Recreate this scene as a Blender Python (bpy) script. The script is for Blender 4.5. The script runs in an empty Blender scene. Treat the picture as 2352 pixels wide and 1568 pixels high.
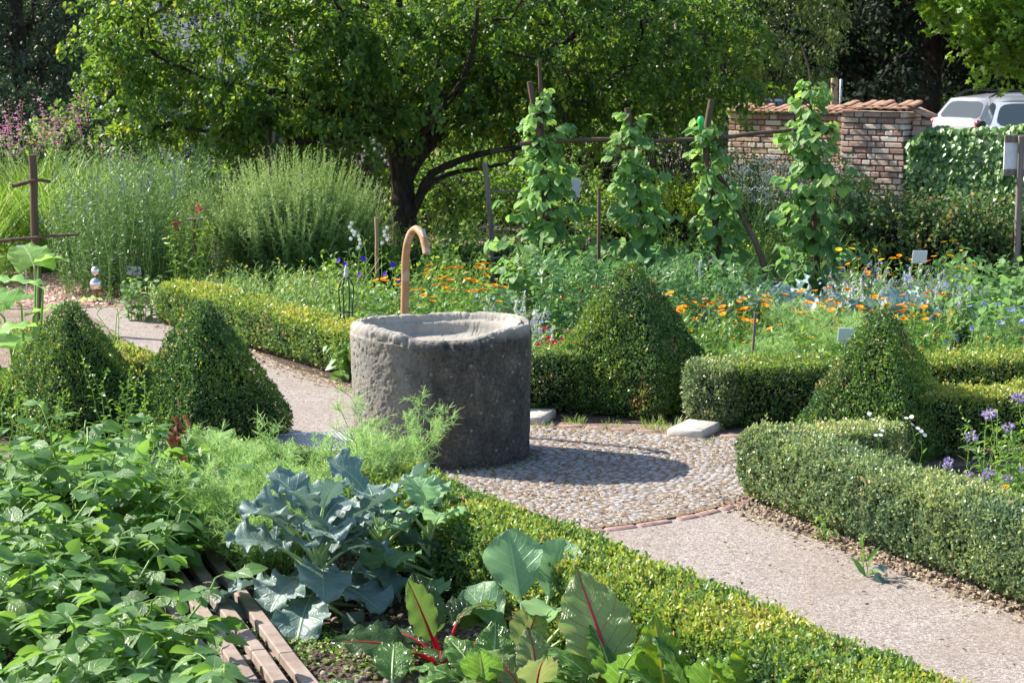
import bpy, math
import numpy as np
from mathutils import Vector

C = bpy.context.scene.collection
# ------------------------------------------------------------------ camera, sky, sun
F, CX, CY, Y0, H = 4500.0, 1176.0, 784.0, 100.0, 2.5
PITCH = math.atan((CY - Y0) / F)
cam = bpy.data.cameras.new("camera")
cam.sensor_width = 36.0
cam.lens = 36.0 * F / 2352.0
cam.clip_start, cam.clip_end = 0.1, 600.0
cam.dof.use_dof = True
cam.dof.focus_distance = 10.8
cam.dof.aperture_fstop = 10.0
camo = bpy.data.objects.new("camera", cam)
camo.location = (0, 0, H)
camo.rotation_euler = (math.radians(90) - PITCH, 0, 0)
C.objects.link(camo)
bpy.context.scene.camera = camo

SUN_EL = math.radians(38.0)
SUN_AZ = math.atan2(-0.91, 0.41)            # from +Y towards +X
SD = np.array([math.sin(SUN_AZ) * math.cos(SUN_EL), math.cos(SUN_AZ) * math.cos(SUN_EL), math.sin(SUN_EL)])
world = bpy.data.worlds.new("World")
bpy.context.scene.world = world
world.use_nodes = True
wn = world.node_tree
sky = wn.nodes.new("ShaderNodeTexSky")
sky.sky_type = 'NISHITA'
sky.sun_disc = False
sky.sun_elevation = SUN_EL
sky.sun_rotation = SUN_AZ
wn.links.new(sky.outputs[0], wn.nodes["Background"].inputs[0])
wn.nodes["Background"].inputs[1].default_value = 0.12
sl = bpy.data.lights.new("sun", 'SUN')
sl.energy = 5.0
sl.angle = math.radians(0.53)
sl.color = (1.0, 0.93, 0.82)
so = bpy.data.objects.new("sun", sl)
so.rotation_euler = Vector((-SD[0], -SD[1], -SD[2])).to_track_quat('-Z', 'Y').to_euler()
C.objects.link(so)
sc = bpy.context.scene
sc.view_settings.view_transform = 'Standard'
sc.view_settings.look = 'None'
sc.view_settings.exposure = 1.15
sc.view_settings.gamma = 1.0
sc.cycles.max_bounces = 7
sc.cycles.diffuse_bounces = 4
sc.cycles.glossy_bounces = 2
sc.cycles.transmission_bounces = 5
sc.cycles.transparent_max_bounces = 4
sc.cycles.sample_clamp_indirect = 6.0
sc.cycles.use_denoising = True

# ------------------------------------------------------------------ maths helpers
cp_, sp_ = math.cos(PITCH), math.sin(PITCH)
def rayd(px, py):
    x, v = (px - CX) / F, (CY - py) / F
    return np.array([x, cp_ + v * sp_, -sp_ + v * cp_])
def G(px, py, z=0.0):
    d = rayd(px, py)
    p = d * ((z - H) / d[2])
    return np.array([p[0], p[1], z])
def D(px, py, Y):
    d = rayd(px, py)
    p = d * (Y / d[1])
    return np.array([p[0], Y, p[2] + H])
def A(*a): return np.array(a, dtype=float)
def unit(a):
    return a / (np.linalg.norm(a, axis=-1, keepdims=True) + 1e-12)
def frames(d, up):
    y = unit(d)
    x = unit(np.cross(y, up))
    return np.stack([x, y, np.cross(x, y)], axis=-1)
def rvec(rng, n):
    return unit(rng.normal(size=(n, 3)))
def _hash(i, j, k, s):
    h = (i * 374761393 + j * 668265263 + k * 2147483647 + s * 974634533) & 0xffffffff
    h = ((h ^ (h >> 13)) * 1274126177) & 0xffffffff
    return ((h ^ (h >> 16)) & 0xffff) / 65535.0
def vnoise(p, s=0):
    p = np.asarray(p, float)
    i = np.floor(p).astype(np.int64)
    f = p - i
    f = f * f * (3 - 2 * f)
    r = 0
    for a in (0, 1):
        for b in (0, 1):
            for c in (0, 1):
                w = (f[..., 0] if a else 1 - f[..., 0]) * (f[..., 1] if b else 1 - f[..., 1]) * (f[..., 2] if c else 1 - f[..., 2])
                r = r + w * _hash(i[..., 0] + a, i[..., 1] + b, i[..., 2] + c, s)
    return r
def fbm(p, s=0, o=3):
    r, a, t = 0, 1.0, 0
    for k in range(o):
        r = r + a * vnoise(np.asarray(p) * 2 ** k, s + k)
        t += a
        a *= 0.5
    return r / t

# ------------------------------------------------------------------ geometry accumulator
class Geo:
    def __init__(self): self.v, self.f, self.uv, self.r, self.n = [], [], [], [], 0
    def add(self, v, f, uv=None, r=0.5):
        v = np.asarray(v, float).reshape(-1, 3)
        self.v.append(v)
        self.f.append(np.asarray(f, np.int64) + self.n)
        self.uv.append(np.zeros((len(v), 2)) if uv is None else np.asarray(uv, float).reshape(-1, 2))
        self.r.append(np.broadcast_to(np.asarray(r, float), (len(v),)))
        self.n += len(v)
    def build(self, name, mat, parent=None, world=False, smooth=True):
        me = bpy.data.meshes.new(name)
        o = bpy.data.objects.new(name, me)
        C.objects.link(o)
        if parent is not None: o.parent = parent
        if self.n == 0: return o
        v = np.concatenate(self.v)
        if world and parent is not None: v = v - np.array(parent.location)
        me.vertices.add(len(v))
        me.vertices.foreach_set("co", v.astype(np.float32).ravel())
        lt = np.concatenate([np.full(len(f), f.shape[1], np.int64) for f in self.f])
        li = np.concatenate([f.ravel() for f in self.f])
        me.loops.add(len(li))
        me.loops.foreach_set("vertex_index", li.astype(np.int32))
        me.polygons.add(len(lt))
        me.polygons.foreach_set("loop_start", np.concatenate([[0], np.cumsum(lt)[:-1]]).astype(np.int32))
        me.polygons.foreach_set("use_smooth", np.full(len(lt), bool(smooth)))
        a = me.attributes.new("rnd", 'FLOAT', 'POINT')
        a.data.foreach_set("value", np.concatenate(self.r).astype(np.float32))
        a = me.attributes.new("luv", 'FLOAT2', 'POINT')
        a.data.foreach_set("vector", np.concatenate(self.uv).astype(np.float32).ravel())
        me.update(calc_edges=True)
        me.validate(clean_customdata=False)
        me.materials.append(mat)
        return o

def scatter(g, T, pos, M, size, rnd):
    V, Fq, UV = T
    n, k = len(pos), len(V)
    if n == 0: return
    size = np.asarray(size, float)
    if size.ndim == 0: size = np.full(n, float(size))
    if size.ndim == 1: size = np.repeat(size[:, None], 3, 1)
    P = np.einsum('nij,nvj->nvi', M, V[None] * size[:, None, :]) + pos[:, None, :]
    ff = (Fq[None] + (np.arange(n) * k)[:, None, None]).reshape(-1, Fq.shape[1])
    g.add(P, ff, np.tile(UV, (n, 1)), np.repeat(np.broadcast_to(rnd, (n,)), k))

def gridf(a, b):
    i = np.arange(a)[:, None] * (b + 1) + np.arange(b)[None]
    return np.stack([i, i + 1, i + b + 2, i + b + 1], -1).reshape(-1, 4)

def leaf_t(nl=2, nw=2, w=0.5, p=0.8, q=1.0, fold=0.2, bend=0.5, lobe=0.0, tip=0.0, wave=0.0):
    v = np.linspace(0, 1, nl + 1)[:, None] * np.ones((1, nw + 1))
    u = np.linspace(-1, 1, nw + 1)[None] * np.ones((nl + 1, 1))
    ww = np.sin(np.pi * np.clip(v, 0, 1) ** p) ** q * 0.5 * w
    if lobe: ww = 0.5 * w * np.where(v < 0.3, 0.80 + 0.20 * np.sin(v / 0.3 * np.pi / 2), np.cos((v - 0.3) / 0.7 * np.pi / 2) ** 0.8)
    x = u * ww
    y = v - lobe * np.abs(u) ** 1.5 * (1 - v) ** 3
    z = fold * np.abs(x) + wave * np.sin(v * 9 + u * 2) * np.abs(u) * w
    if bend:
        b = bend
        z2 = -(1 - np.cos(b * y)) / b
        y2 = np.sin(b * y) / b
        y, z = y2 + z * np.sin(b * y), z2 + z * np.cos(b * y)
    return (np.stack([x, y, z], -1).reshape(-1, 3), gridf(nl, nw), np.stack([(u + 1) / 2, v], -1).reshape(-1, 2))
def diamond_t(w=0.55, fold=0.12, bend=0.1):
    V = A([0, 0, 0], [w / 2, .5, fold], [0, 1, -bend], [-w / 2, .5, fold])
    return V, np.array([[0, 1, 2, 3]]), A([.5, 0], [1, .5], [.5, 1], [0, .5])
def hexleaf_t(w=0.55, fold=0.1, bend=0.08):
    V = A([0, 0, 0], [w / 2, .3, fold], [w * .42, .75, fold - bend], [0, 1, -bend], [-w * .42, .75, fold - bend], [-w / 2, .3, fold])
    return V, np.array([[0, 1, 2, 3], [0, 3, 4, 5]]), A([.5, 0], [1, .3], [1, .75], [.5, 1], [0, .75], [0, .3])

def tubes(g, P, R, sides=4, rnd=0.5, cap=False):
    P = np.asarray(P, float)
    if P.ndim == 2: P = P[None]
    S, K, _ = P.shape
    R = np.broadcast_to(np.asarray(R, float), (S, K))
    T = unit(np.gradient(P, axis=1)) if K > 2 else unit(np.repeat(P[:, 1:] - P[:, :1], 2, 1))
    ref = np.where(np.abs(T[:, :1, 2:3]) > 0.8, A(1, 0, 0), A(0, 0, 1)) * np.ones((1, K, 1))
    X = unit(np.cross(T, ref)); Y = np.cross(T, X)
    a = np.arange(sides) / sides * 2 * np.pi
    ring = P[:, :, None] + R[:, :, None, None] * (X[:, :, None] * np.cos(a)[:, None] + Y[:, :, None] * np.sin(a)[:, None])
    i = np.arange(K - 1)[:, None] * sides; j = np.arange(sides)[None]; j2 = (j + 1) % sides
    f = np.stack([i + j, i + j2, i + sides + j2, i + sides + j], -1).reshape(-1, 4)
    ff = (f[None] + (np.arange(S) * K * sides)[:, None, None]).reshape(-1, 4)
    uv = np.stack(np.broadcast_arrays((np.arange(sides) / sides)[None, None, :], (np.arange(K) / (K - 1))[None, :, None] * np.ones((S, 1, 1))), -1)
    r = np.asarray(rnd, float)
    if r.ndim == 1: r = np.repeat(r, K * sides)
    g.add(ring, ff, uv, r)
    if cap:
        for s in range(S):
            for e in (0, K - 1):
                g.add(ring[s, e], [list(range(sides))], None, 0.9)

def smooth_path(pts, n):
    pts = np.asarray(pts, float)
    d = np.concatenate([[0], np.cumsum(np.linalg.norm(np.diff(pts, axis=0), axis=1))])
    t = np.linspace(0, d[-1], n)
    m = np.gradient(pts, d, axis=0)
    k = np.clip(np.searchsorted(d, t, side='right') - 1, 0, len(d) - 2)
    h = (d[k + 1] - d[k])[:, None]; s = ((t - d[k]) / (d[k + 1] - d[k]))[:, None]
    return ((2 * s**3 - 3 * s**2 + 1) * pts[k] + (s**3 - 2 * s**2 + s) * h * m[k] + (-2 * s**3 + 3 * s**2) * pts[k + 1] + (s**3 - s**2) * h * m[k + 1])

def box(g, c, s, rz=0.0, bev=0.0, r=0.5, tilt=None):
    """bevelled box: c = centre, s = full size"""
    hx, hy, hz = np.asarray(s, float) / 2
    b = min(bev, hx * .9, hy * .9, hz * .9)
    if b <= 0:
        V = A(*[[x * hx, y * hy, z * hz] for x in (-1, 1) for y in (-1, 1) for z in (-1, 1)])
        Fs = [np.array([[0, 1, 3, 2], [4, 6, 7, 5], [0, 4, 5, 1], [2, 3, 7, 6], [0, 2, 6, 4], [1, 5, 7, 3]])]
    else:
        rings = []
        for z, o in ((-hz, b), (-hz + b, 0), (hz - b, 0), (hz, b)):
            x, y = hx - o, hy - o
            k = b if o == 0 else b * 0.6
            rings.append([[x - k, -y, z], [x, -y + k, z], [x, y - k, z], [x - k, y, z], [-x + k, y, z], [-x, y - k, z], [-x, -y + k, z], [-x + k, -y, z]])
        V = A(*[p for q in rings for p in q])
        f = [[i * 8 + j, i * 8 + (j + 1) % 8, i * 8 + 8 + (j + 1) % 8, i * 8 + 8 + j] for i in range(3) for j in range(8)]
        Fs = [np.array(f), np.array([[7, 6, 5, 4, 3, 2, 1, 0]]), np.array([[24 + j for j in range(8)]])]
    if tilt is not None: V = V @ np.asarray(tilt).T
    ca, sa = math.cos(rz), math.sin(rz)
    V = np.stack([V[:, 0] * ca - V[:, 1] * sa, V[:, 0] * sa + V[:, 1] * ca, V[:, 2]], -1) + np.asarray(c, float)
    n0 = g.n
    g.add(V, Fs[0], None, r)
    for e in Fs[1:]:
        g.f.append(e + n0)

def sphere_v(nu=12, nv=8):
    th = np.linspace(0, 2 * np.pi, nu, endpoint=False); ph = np.linspace(0.001, np.pi - 0.001, nv + 1)
    V = np.stack([np.sin(ph)[:, None] * np.cos(th), np.sin(ph)[:, None] * np.sin(th), np.cos(ph)[:, None] * np.ones(nu)], -1).reshape(-1, 3)
    i = np.arange(nv)[:, None] * nu; j = np.arange(nu)[None]
    f = np.stack([i + j, i + nu + j, i + nu + (j + 1) % nu, i + (j + 1) % nu], -1).reshape(-1, 4)
    return V, f
def lathe(g, prof, n=24, c=(0, 0, 0), r=0.5):
    prof = np.asarray(prof, float)
    th = np.linspace(0, 2 * np.pi, n, endpoint=False)
    V = np.stack([prof[:, :1] * np.cos(th), prof[:, :1] * np.sin(th), prof[:, 1:2] * np.ones(n)], -1).reshape(-1, 3) + np.asarray(c, float)
    i = np.arange(len(prof) - 1)[:, None] * n; j = np.arange(n)[None]
    g.add(V, np.stack([i + j, i + (j + 1) % n, i + n + (j + 1) % n, i + n + j], -1).reshape(-1, 4), None, r)

# ------------------------------------------------------------------ things
def thing(name, label, cat, loc=(0, 0, 0), group=None, rz=0.0):
    o = bpy.data.objects.new(name, None)
    o.empty_display_size = 0.1
    C.objects.link(o)
    o.location = [float(x) for x in loc]
    o.rotation_euler = (0, 0, rz)
    o["label"] = label; o["category"] = cat
    if group: o["group"] = group
    return o
def dup(root, loc, rz=0.0, s=1.0, label=None, group=None):
    r = root.copy(); C.objects.link(r)
    r.location = [float(x) for x in loc]; r.rotation_euler = (0, 0, rz); r.scale = (s, s, s)
    if label: r["label"] = label
    if group: r["group"] = group
    for ch in list(root.children):
        c = ch.copy(); C.objects.link(c); c.parent = r
        for gch in list(ch.children):
            d = gch.copy(); C.objects.link(d); d.parent = c
    return r
class Proto:
    """first use moves the source itself, later uses copy it and its parts"""
    def __init__(self, root): self.root, self.used = root, False
    def put(self, loc, rz=0.0, s=1.0, label=None, group=None):
        if not self.used:
            self.used = True
            r = self.root
            r.location = [float(x) for x in loc]; r.rotation_euler = (0, 0, rz); r.scale = (s, s, s)
            if label: r["label"] = label
            if group: r["group"] = group
            return r
        return dup(self.root, loc, rz, s, label, group)
def structure(o, kind="structure"):
    o["kind"] = kind
    return o

# ------------------------------------------------------------------ materials
class NT:
    def __init__(self, name):
        self.m = bpy.data.materials.new(name); self.m.use_nodes = True
        self.t = self.m.node_tree; self.b = self.t.nodes["Principled BSDF"]; self.out = self.t.nodes["Material Output"]
    def n(self, typ, **k):
        x = self.t.nodes.new(typ)
        for a, v in k.items():
            if a.startswith("i_"):
                key = a[2:]
                x.inputs[int(key) if key.isdigit() else key.replace("_", " ")].default_value = v
            else: setattr(x, a, v)
        return x
    def l(self, a, b): self.t.links.new(a, b)
    def attr(self, nm): return self.n("ShaderNodeAttribute", attribute_name=nm)
    def ramp(self, fac, stops, interp='LINEAR'):
        r = self.n("ShaderNodeValToRGB"); r.color_ramp.interpolation = interp
        while len(r.color_ramp.elements) < len(stops): r.color_ramp.elements.new(0.5)
        for e, (p, c) in zip(r.color_ramp.elements, stops): e.position = p; e.color = (c[0], c[1], c[2], 1)
        self.l(fac, r.inputs[0]); return r.outputs[0]
    def mixc(self, fac, a, b, mode='MIX'):
        x = self.n("ShaderNodeMix", data_type='RGBA', blend_type=mode)
        for s, v in ((0, fac), (6, a), (7, b)):
            if hasattr(v, "links"): self.l(v, x.inputs[s])
            else: x.inputs[s].default_value = v if s == 0 else (v[0], v[1], v[2], 1)
        return x.outputs[2]
    def math(self, op, a, b=0.0, clamp=False):
        x = self.n("ShaderNodeMath", operation=op, use_clamp=clamp)
        for i, v in ((0, a), (1, b)):
            if hasattr(v, "links"): self.l(v, x.inputs[i])
            else: x.inputs[i].default_value = v
        return x.outputs[0]
    def coords(self, obj=True): return self.n("ShaderNodeTexCoord").outputs["Object" if obj else "Generated"]
    def noise(self, sc_, det=4, rough=0.55, vec=None, scale3=None):
        x = self.n("ShaderNodeTexNoise"); x.inputs["Scale"].default_value = sc_; x.inputs["Detail"].default_value = det; x.inputs["Roughness"].default_value = rough
        v = vec or self.coords()
        if scale3:
            mp = self.n("ShaderNodeMapping"); mp.inputs["Scale"].default_value = scale3; self.l(v, mp.inputs[0]); v = mp.outputs[0]
        self.l(v, x.inputs["Vector"]); return x.outputs[0]
    def bump(self, h, strength=0.4, dist=0.01):
        x = self.n("ShaderNodeBump"); x.inputs["Strength"].default_value = strength; x.inputs["Distance"].default_value = dist
        self.l(h, x.inputs["Height"]); self.l(x.outputs[0], self.b.inputs["Normal"]); return x.outputs[0]
    def base(self, c, rough=0.8, spec=0.3, metal=0.0):
        i = self.b.inputs["Base Color"]
        if hasattr(c, "links"): self.l(c, i)
        else: i.default_value = (c[0], c[1], c[2], 1)
        if hasattr(rough, "links"): self.l(rough, self.b.inputs["Roughness"])
        else: self.b.inputs["Roughness"].default_value = rough
        self.b.inputs["Specular IOR Level"].default_value = spec
        self.b.inputs["Metallic"].default_value = metal
        return self.m

def leaf_mat(name, cols, trans=0.42, rough=0.42, spec=0.45, tgain=1.7, vein=None, nvein=7, slant=0.6, vstr=0.6, bump=0.0, sidew=.11, thue=0.475, midw=0.05, gain=1.6):
    t = NT(name)
    n = len(cols)
    if spec <= .1: gain = 1.0
    cols = [[min(.9, x * gain) for x in c] for c in cols]
    if vein: vein = [min(.9, x * (1 + (gain - 1) * .6)) for x in vein]
    col = t.ramp(t.attr("rnd").outputs["Fac"], [(i / max(1, n - 1), c) for i, c in enumerate(cols)])
    h = None
    if vein:
        sep = t.n("ShaderNodeSeparateXYZ"); t.l(t.attr("luv").outputs["Vector"], sep.inputs[0])
        au = t.math('ABSOLUTE', t.math('SUBTRACT', sep.outputs[0], 0.5))
        mid = t.math('SUBTRACT', 1.0, t.math('DIVIDE', au, midw), True)
        ph = t.math('MULTIPLY', t.math('SUBTRACT', sep.outputs[1], t.math('MULTIPLY', au, slant)), nvein)
        fr = t.math('ABSOLUTE', t.math('SUBTRACT', t.math('FRACT', ph), 0.5))
        side = t.math('SUBTRACT', 1.0, t.math('DIVIDE', fr, sidew), True)
        net = t.n("ShaderNodeTexVoronoi", feature='DISTANCE_TO_EDGE'); net.inputs["Scale"].default_value = 16
        t.l(t.attr("luv").outputs["Vector"], net.inputs["Vector"])
        nn = t.math('SUBTRACT', 1.0, t.math('DIVIDE', net.outputs[0], 0.12), True)
        vm = t.math('MAXIMUM', t.math('MAXIMUM', mid, t.math('MULTIPLY', side, 0.75)), t.math('MULTIPLY', nn, 0.25))
        col = t.mixc(t.math('MULTIPLY', vm, vstr), col, vein)
        h = vm
    mott = t.noise(30, 3)
    col = t.mixc(0.35, col, t.mixc(mott, col, t.mixc(1.0, col, (1.5, 1.45, 1.3), 'MULTIPLY')))
    t.base(col, rough, spec)
    if h is not None and bump:
        pk = t.noise(16, 1, .5)
        t.bump(t.math('ADD', t.math('MULTIPLY', h, -.7), t.math('MULTIPLY', pk, 1.8)), bump * .8, 0.008)
    hs = t.n("ShaderNodeHueSaturation"); hs.inputs["Hue"].default_value = thue; hs.inputs["Saturation"].default_value = 1.1; hs.inputs["Value"].default_value = tgain
    t.l(col, hs.inputs["Color"])
    tr = t.n("ShaderNodeBsdfTranslucent"); t.l(hs.outputs[0], tr.inputs[0])
    mx = t.n("ShaderNodeMixShader"); mx.inputs[0].default_value = trans
    t.l(t.b.outputs[0], mx.inputs[1]); t.l(tr.outputs[0], mx.inputs[2]); t.l(mx.outputs[0], t.out.inputs[0])
    return t.m
def plain_mat(name, c, rough=0.6, spec=0.4, metal=0.0, var=0.15, nsc=20):
    t = NT(name)
    f = t.noise(nsc, 4)
    col = t.mixc(f, [x * (1 - var) for x in c], [min(1, x * (1 + var)) for x in c])
    return t.base(col, rough, spec, metal)
def wood_mat(name, c1, c2, along=(30, 30, 2), rough=0.75):
    t = NT(name)
    f = t.noise(1.0, 6, 0.6, scale3=along)
    g2 = t.noise(5, 3)
    col = t.ramp(f, [(0.3, c1), (0.7, c2)])
    col = t.mixc(t.math('MULTIPLY', g2, 0.5), col, [x * 0.6 for x in c1])
    t.base(col, rough, 0.25); t.bump(f, 0.5, 0.004)
    return t.m
def bark_mat(name, c1, c2):
    t = NT(name)
    f = t.noise(1.0, 6, 0.65, scale3=(22, 22, 7)); g2 = t.noise(3, 4)
    col = t.ramp(f, [(0.3, c1), (0.65, c2)])
    col = t.mixc(t.math('GREATER_THAN', g2, 0.62), col, (c2[0] * 1.5, c2[1] * 1.6, c2[2] * 1.3))
    t.base(col, 0.9, 0.15); t.bump(f, 1.0, 0.05)
    return t.m
M = {}
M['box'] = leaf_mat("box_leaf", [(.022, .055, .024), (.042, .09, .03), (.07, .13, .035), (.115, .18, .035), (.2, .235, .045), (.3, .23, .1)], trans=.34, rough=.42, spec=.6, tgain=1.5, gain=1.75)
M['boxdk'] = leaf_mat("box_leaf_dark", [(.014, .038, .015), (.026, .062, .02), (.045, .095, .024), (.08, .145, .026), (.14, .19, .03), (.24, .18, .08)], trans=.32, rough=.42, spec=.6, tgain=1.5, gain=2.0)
M['boxsheen'] = leaf_mat("sheen_box_leaf", [(.035, .07, .038), (.07, .115, .055), (.11, .16, .07), (.16, .205, .075), (.23, .26, .1), (.3, .25, .14)], trans=.32, rough=.4, spec=.8, tgain=1.4, gain=1.75)  # box leaf with its whitish waxy sheen put into paler colours
M['twig'] = plain_mat("hedge_twigs", (.018, .022, .012), .95, .1)
M['plum'] = leaf_mat("plum_leaf", [(.022, .06, .012), (.035, .085, .015), (.06, .12, .02), (.09, .15, .025), (.16, .18, .03)], trans=.48, rough=.42, tgain=1.8, gain=1.48)
M['dkleaf'] = leaf_mat("dark_tree_leaf", [(.012, .032, .014), (.02, .05, .02), (.032, .07, .025)], trans=.25, rough=.5, gain=1.1)
M['conifer'] = leaf_mat("conifer_spray", [(.008, .02, .01), (.013, .03, .014), (.02, .042, .018)], trans=.15, rough=.7, spec=.2, gain=.6)
M['olive'] = leaf_mat("olive_tree_leaf", [(.03, .055, .014), (.05, .085, .02), (.08, .12, .03)], trans=.4, rough=.5)
M['maple'] = leaf_mat("maple_leaf", [(.05, .11, .018), (.08, .16, .022), (.11, .19, .03)], trans=.5, rough=.45)
M['shrub'] = leaf_mat("shrub_leaf", [(.035, .085, .02), (.06, .13, .025), (.1, .18, .035), (.17, .24, .05)], trans=.45, rough=.45)
M['lime'] = leaf_mat("lime_shrub_leaf", [(.1, .17, .02), (.15, .23, .03), (.22, .29, .05)], trans=.45)
M['ivy'] = leaf_mat("ivy_leaf", [(.03, .08, .02), (.055, .12, .03), (.09, .17, .045), (.22, .28, .13)], trans=.25, rough=.34, spec=.7, gain=1.8)
M['berry'] = leaf_mat("berry_bush_leaf", [(.03, .07, .02), (.05, .1, .03), (.08, .13, .04), (.25, .15, .07)], trans=.35, rough=.45)
M['grassy'] = leaf_mat("grass_blade", [(.06, .13, .02), (.1, .19, .03), (.15, .24, .05), (.27, .29, .12)], trans=.4, rough=.45, tgain=1.4, gain=1.35, thue=.49)
M['greygrass'] = leaf_mat("fine_meadow_leaf", [(.06, .13, .03), (.11, .2, .055), (.18, .27, .1)], trans=.4, tgain=1.5, gain=1.35)
M['artem'] = leaf_mat("artemisia_leaf", [(.07, .13, .045), (.12, .19, .07), (.18, .26, .1), (.26, .34, .12)], trans=.38, rough=.5, tgain=1.5)
M['loose'] = leaf_mat("tall_herb_leaf", [(.035, .08, .03), (.06, .12, .045), (.11, .18, .07)], trans=.38, rough=.4)
M['potato'] = leaf_mat("potato_leaf", [(.035, .09, .022), (.05, .12, .028), (.075, .155, .034), (.11, .2, .035)], gain=1.75, trans=.42, rough=.36, spec=.65, vein=(.12, .22, .05), nvein=6, bump=.5, vstr=.35)
M['broc'] = leaf_mat("broccoli_leaf", [(.065, .115, .11), (.09, .15, .14), (.13, .19, .175)], trans=.22, rough=.45, spec=.5, vein=(.2, .3, .22), nvein=6, bump=.6, vstr=.45, tgain=1.3, thue=.45, gain=1.35, midw=.035)
M['cabb'] = leaf_mat("cabbage_leaf", [(.08, .14, .13), (.12, .19, .18), (.19, .26, .25)], trans=.2, gain=1.35, rough=.42, spec=.5, vein=(.35, .45, .38), nvein=6, tgain=1.2)
M['sprout'] = leaf_mat("sprout_leaf", [(.08, .17, .09), (.11, .22, .11), (.15, .27, .13)], trans=.4, rough=.42, vein=(.28, .4, .22), nvein=6, bump=.6, tgain=1.5, vstr=.45, midw=.035, gain=1.4)
M['chardr'] = leaf_mat("red_chard_leaf", [(.014, .05, .014), (.022, .07, .018), (.04, .1, .02)], trans=.4, rough=.25, spec=.6, vein=(.22, .03, .03), nvein=7, bump=1.0, vstr=.55, tgain=2.2, midw=.03, sidew=.06)
M['chardp'] = leaf_mat("pale_chard_leaf", [(.07, .14, .05), (.1, .18, .06), (.14, .22, .08)], trans=.38, rough=.32, spec=.6, vein=(.38, .03, .06), nvein=7, bump=1.0, vstr=.75, midw=.035, sidew=.05)
M['chardy'] = leaf_mat("yellow_chard_leaf", [(.04, .12, .015), (.06, .15, .018), (.09, .18, .025)], trans=.5, rough=.3, spec=.6, vein=(.5, .38, .03), nvein=7, bump=.8, vstr=.7)
M['chardg'] = leaf_mat("green_chard_leaf", [(.035, .1, .02), (.055, .13, .028), (.085, .17, .04)], trans=.38, rough=.28, spec=.6, vein=(.25, .36, .1), nvein=7, bump=.9, vstr=.5)
M['rhub'] = leaf_mat("rhubarb_leaf", [(.06, .14, .03), (.09, .19, .035), (.13, .24, .05)], trans=.45, rough=.4, vein=(.2, .3, .08), nvein=5, bump=.7)
M['pump'] = leaf_mat("pumpkin_leaf", [(.09, .19, .05), (.12, .24, .06), (.17, .29, .1)], trans=.45, rough=.5, vein=(.28, .4, .2), nvein=5, bump=.6)
M['bean'] = leaf_mat("bean_leaf", [(.04, .095, .035), (.06, .13, .045), (.09, .17, .055), (.14, .23, .05)], trans=.45, rough=.38, gain=1.85, thue=.48, vein=(.12, .22, .07), nvein=5, bump=.5, vstr=.35)
M['fennel'] = leaf_mat("fennel_thread", [(.12, .2, .07), (.18, .29, .1), (.26, .38, .16)], trans=.3, rough=.5)
M['cal'] = leaf_mat("marigold_leaf", [(.05, .12, .025), (.085, .18, .035), (.13, .24, .06)], trans=.4, rough=.42, gain=1.3)
M['borage'] = leaf_mat("borage_leaf", [(.09, .15, .07), (.15, .2, .13), (.26, .28, .24), (.3, .27, .33)], trans=.3, rough=.6)
M['tomato'] = leaf_mat("tomato_leaf", [(.03, .085, .03), (.05, .12, .042), (.09, .17, .065)], trans=.38, rough=.45)
M['mint'] = leaf_mat("mint_leaf", [(.05, .12, .02), (.08, .17, .025), (.13, .22, .035)], trans=.45)
M['stem'] = leaf_mat("green_stem", [(.09, .17, .03), (.13, .22, .05), (.2, .28, .08)], trans=.15)
M['pstem'] = leaf_mat("pale_stem", [(.2, .28, .13), (.27, .36, .18)], trans=.15)
M['rstem'] = leaf_mat("red_chard_stem", [(.25, .008, .02), (.4, .015, .04)], trans=.2, rough=.3, thue=.5)
M['ystem'] = leaf_mat("yellow_chard_stem", [(.45, .4, .06), (.5, .42, .08)], trans=.2, rough=.3, thue=.5)
M['brownstem'] = plain_mat("brown_stem", (.09, .045, .03), .8)
M['orange'] = leaf_mat("marigold_petal", [(.85, .2, .004), (.9, .3, .006), (.9, .42, .01), (.28, .09, .01)], trans=.3, rough=.6, spec=.1, tgain=1.2, thue=.5)
M['yellow'] = leaf_mat("yellow_petal", [(.85, .55, .01), (.85, .65, .03)], trans=.3, rough=.6, spec=.1, tgain=1.2, thue=.5)
M['blue'] = leaf_mat("blue_petal", [(.2, .24, .7), (.32, .38, .85), (.4, .42, .8)], trans=.3, rough=.6, spec=.1, tgain=1.2, thue=.5)
M['lilac'] = leaf_mat("lilac_petal", [(.32, .25, .5), (.42, .34, .6)], trans=.3, rough=.6, spec=.1, tgain=1.2, thue=.5)
M['violet'] = leaf_mat("violet_petal", [(.1, .04, .45), (.2, .08, .6)], trans=.3, rough=.6, spec=.1, tgain=1.2, thue=.5)
M['pink'] = leaf_mat("pink_petal", [(.6, .12, .42), (.75, .25, .6), (.8, .35, .65)], trans=.35, rough=.6, spec=.1, tgain=1.2, thue=.5)
M['rose'] = leaf_mat("rose_petal", [(.6, .02, .12), (.75, .06, .2)], trans=.3, rough=.6, spec=.1, tgain=1.2, thue=.5)
M['white'] = leaf_mat("white_petal", [(.75, .76, .72), (.8, .8, .78)], trans=.3, rough=.6, spec=.1, tgain=1.0, thue=.5)
M['bark'] = bark_mat("plum_bark", (.018, .015, .012), (.075, .062, .05))
M['dkbark'] = bark_mat("dark_bark", (.02, .016, .012), (.06, .05, .04))
M['pole'] = wood_mat("hazel_pole", (.07, .045, .032), (.17, .12, .085))
M['grey'] = wood_mat("grey_wood", (.13, .11, .095), (.32, .28, .245))
M['tan'] = wood_mat("tan_wood", (.3, .2, .11), (.45, .33, .2))
M['board'] = wood_mat("board_wood", (.24, .18, .15), (.45, .37, .32), along=(9, 9, 9))
M['soil'] = None
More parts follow.
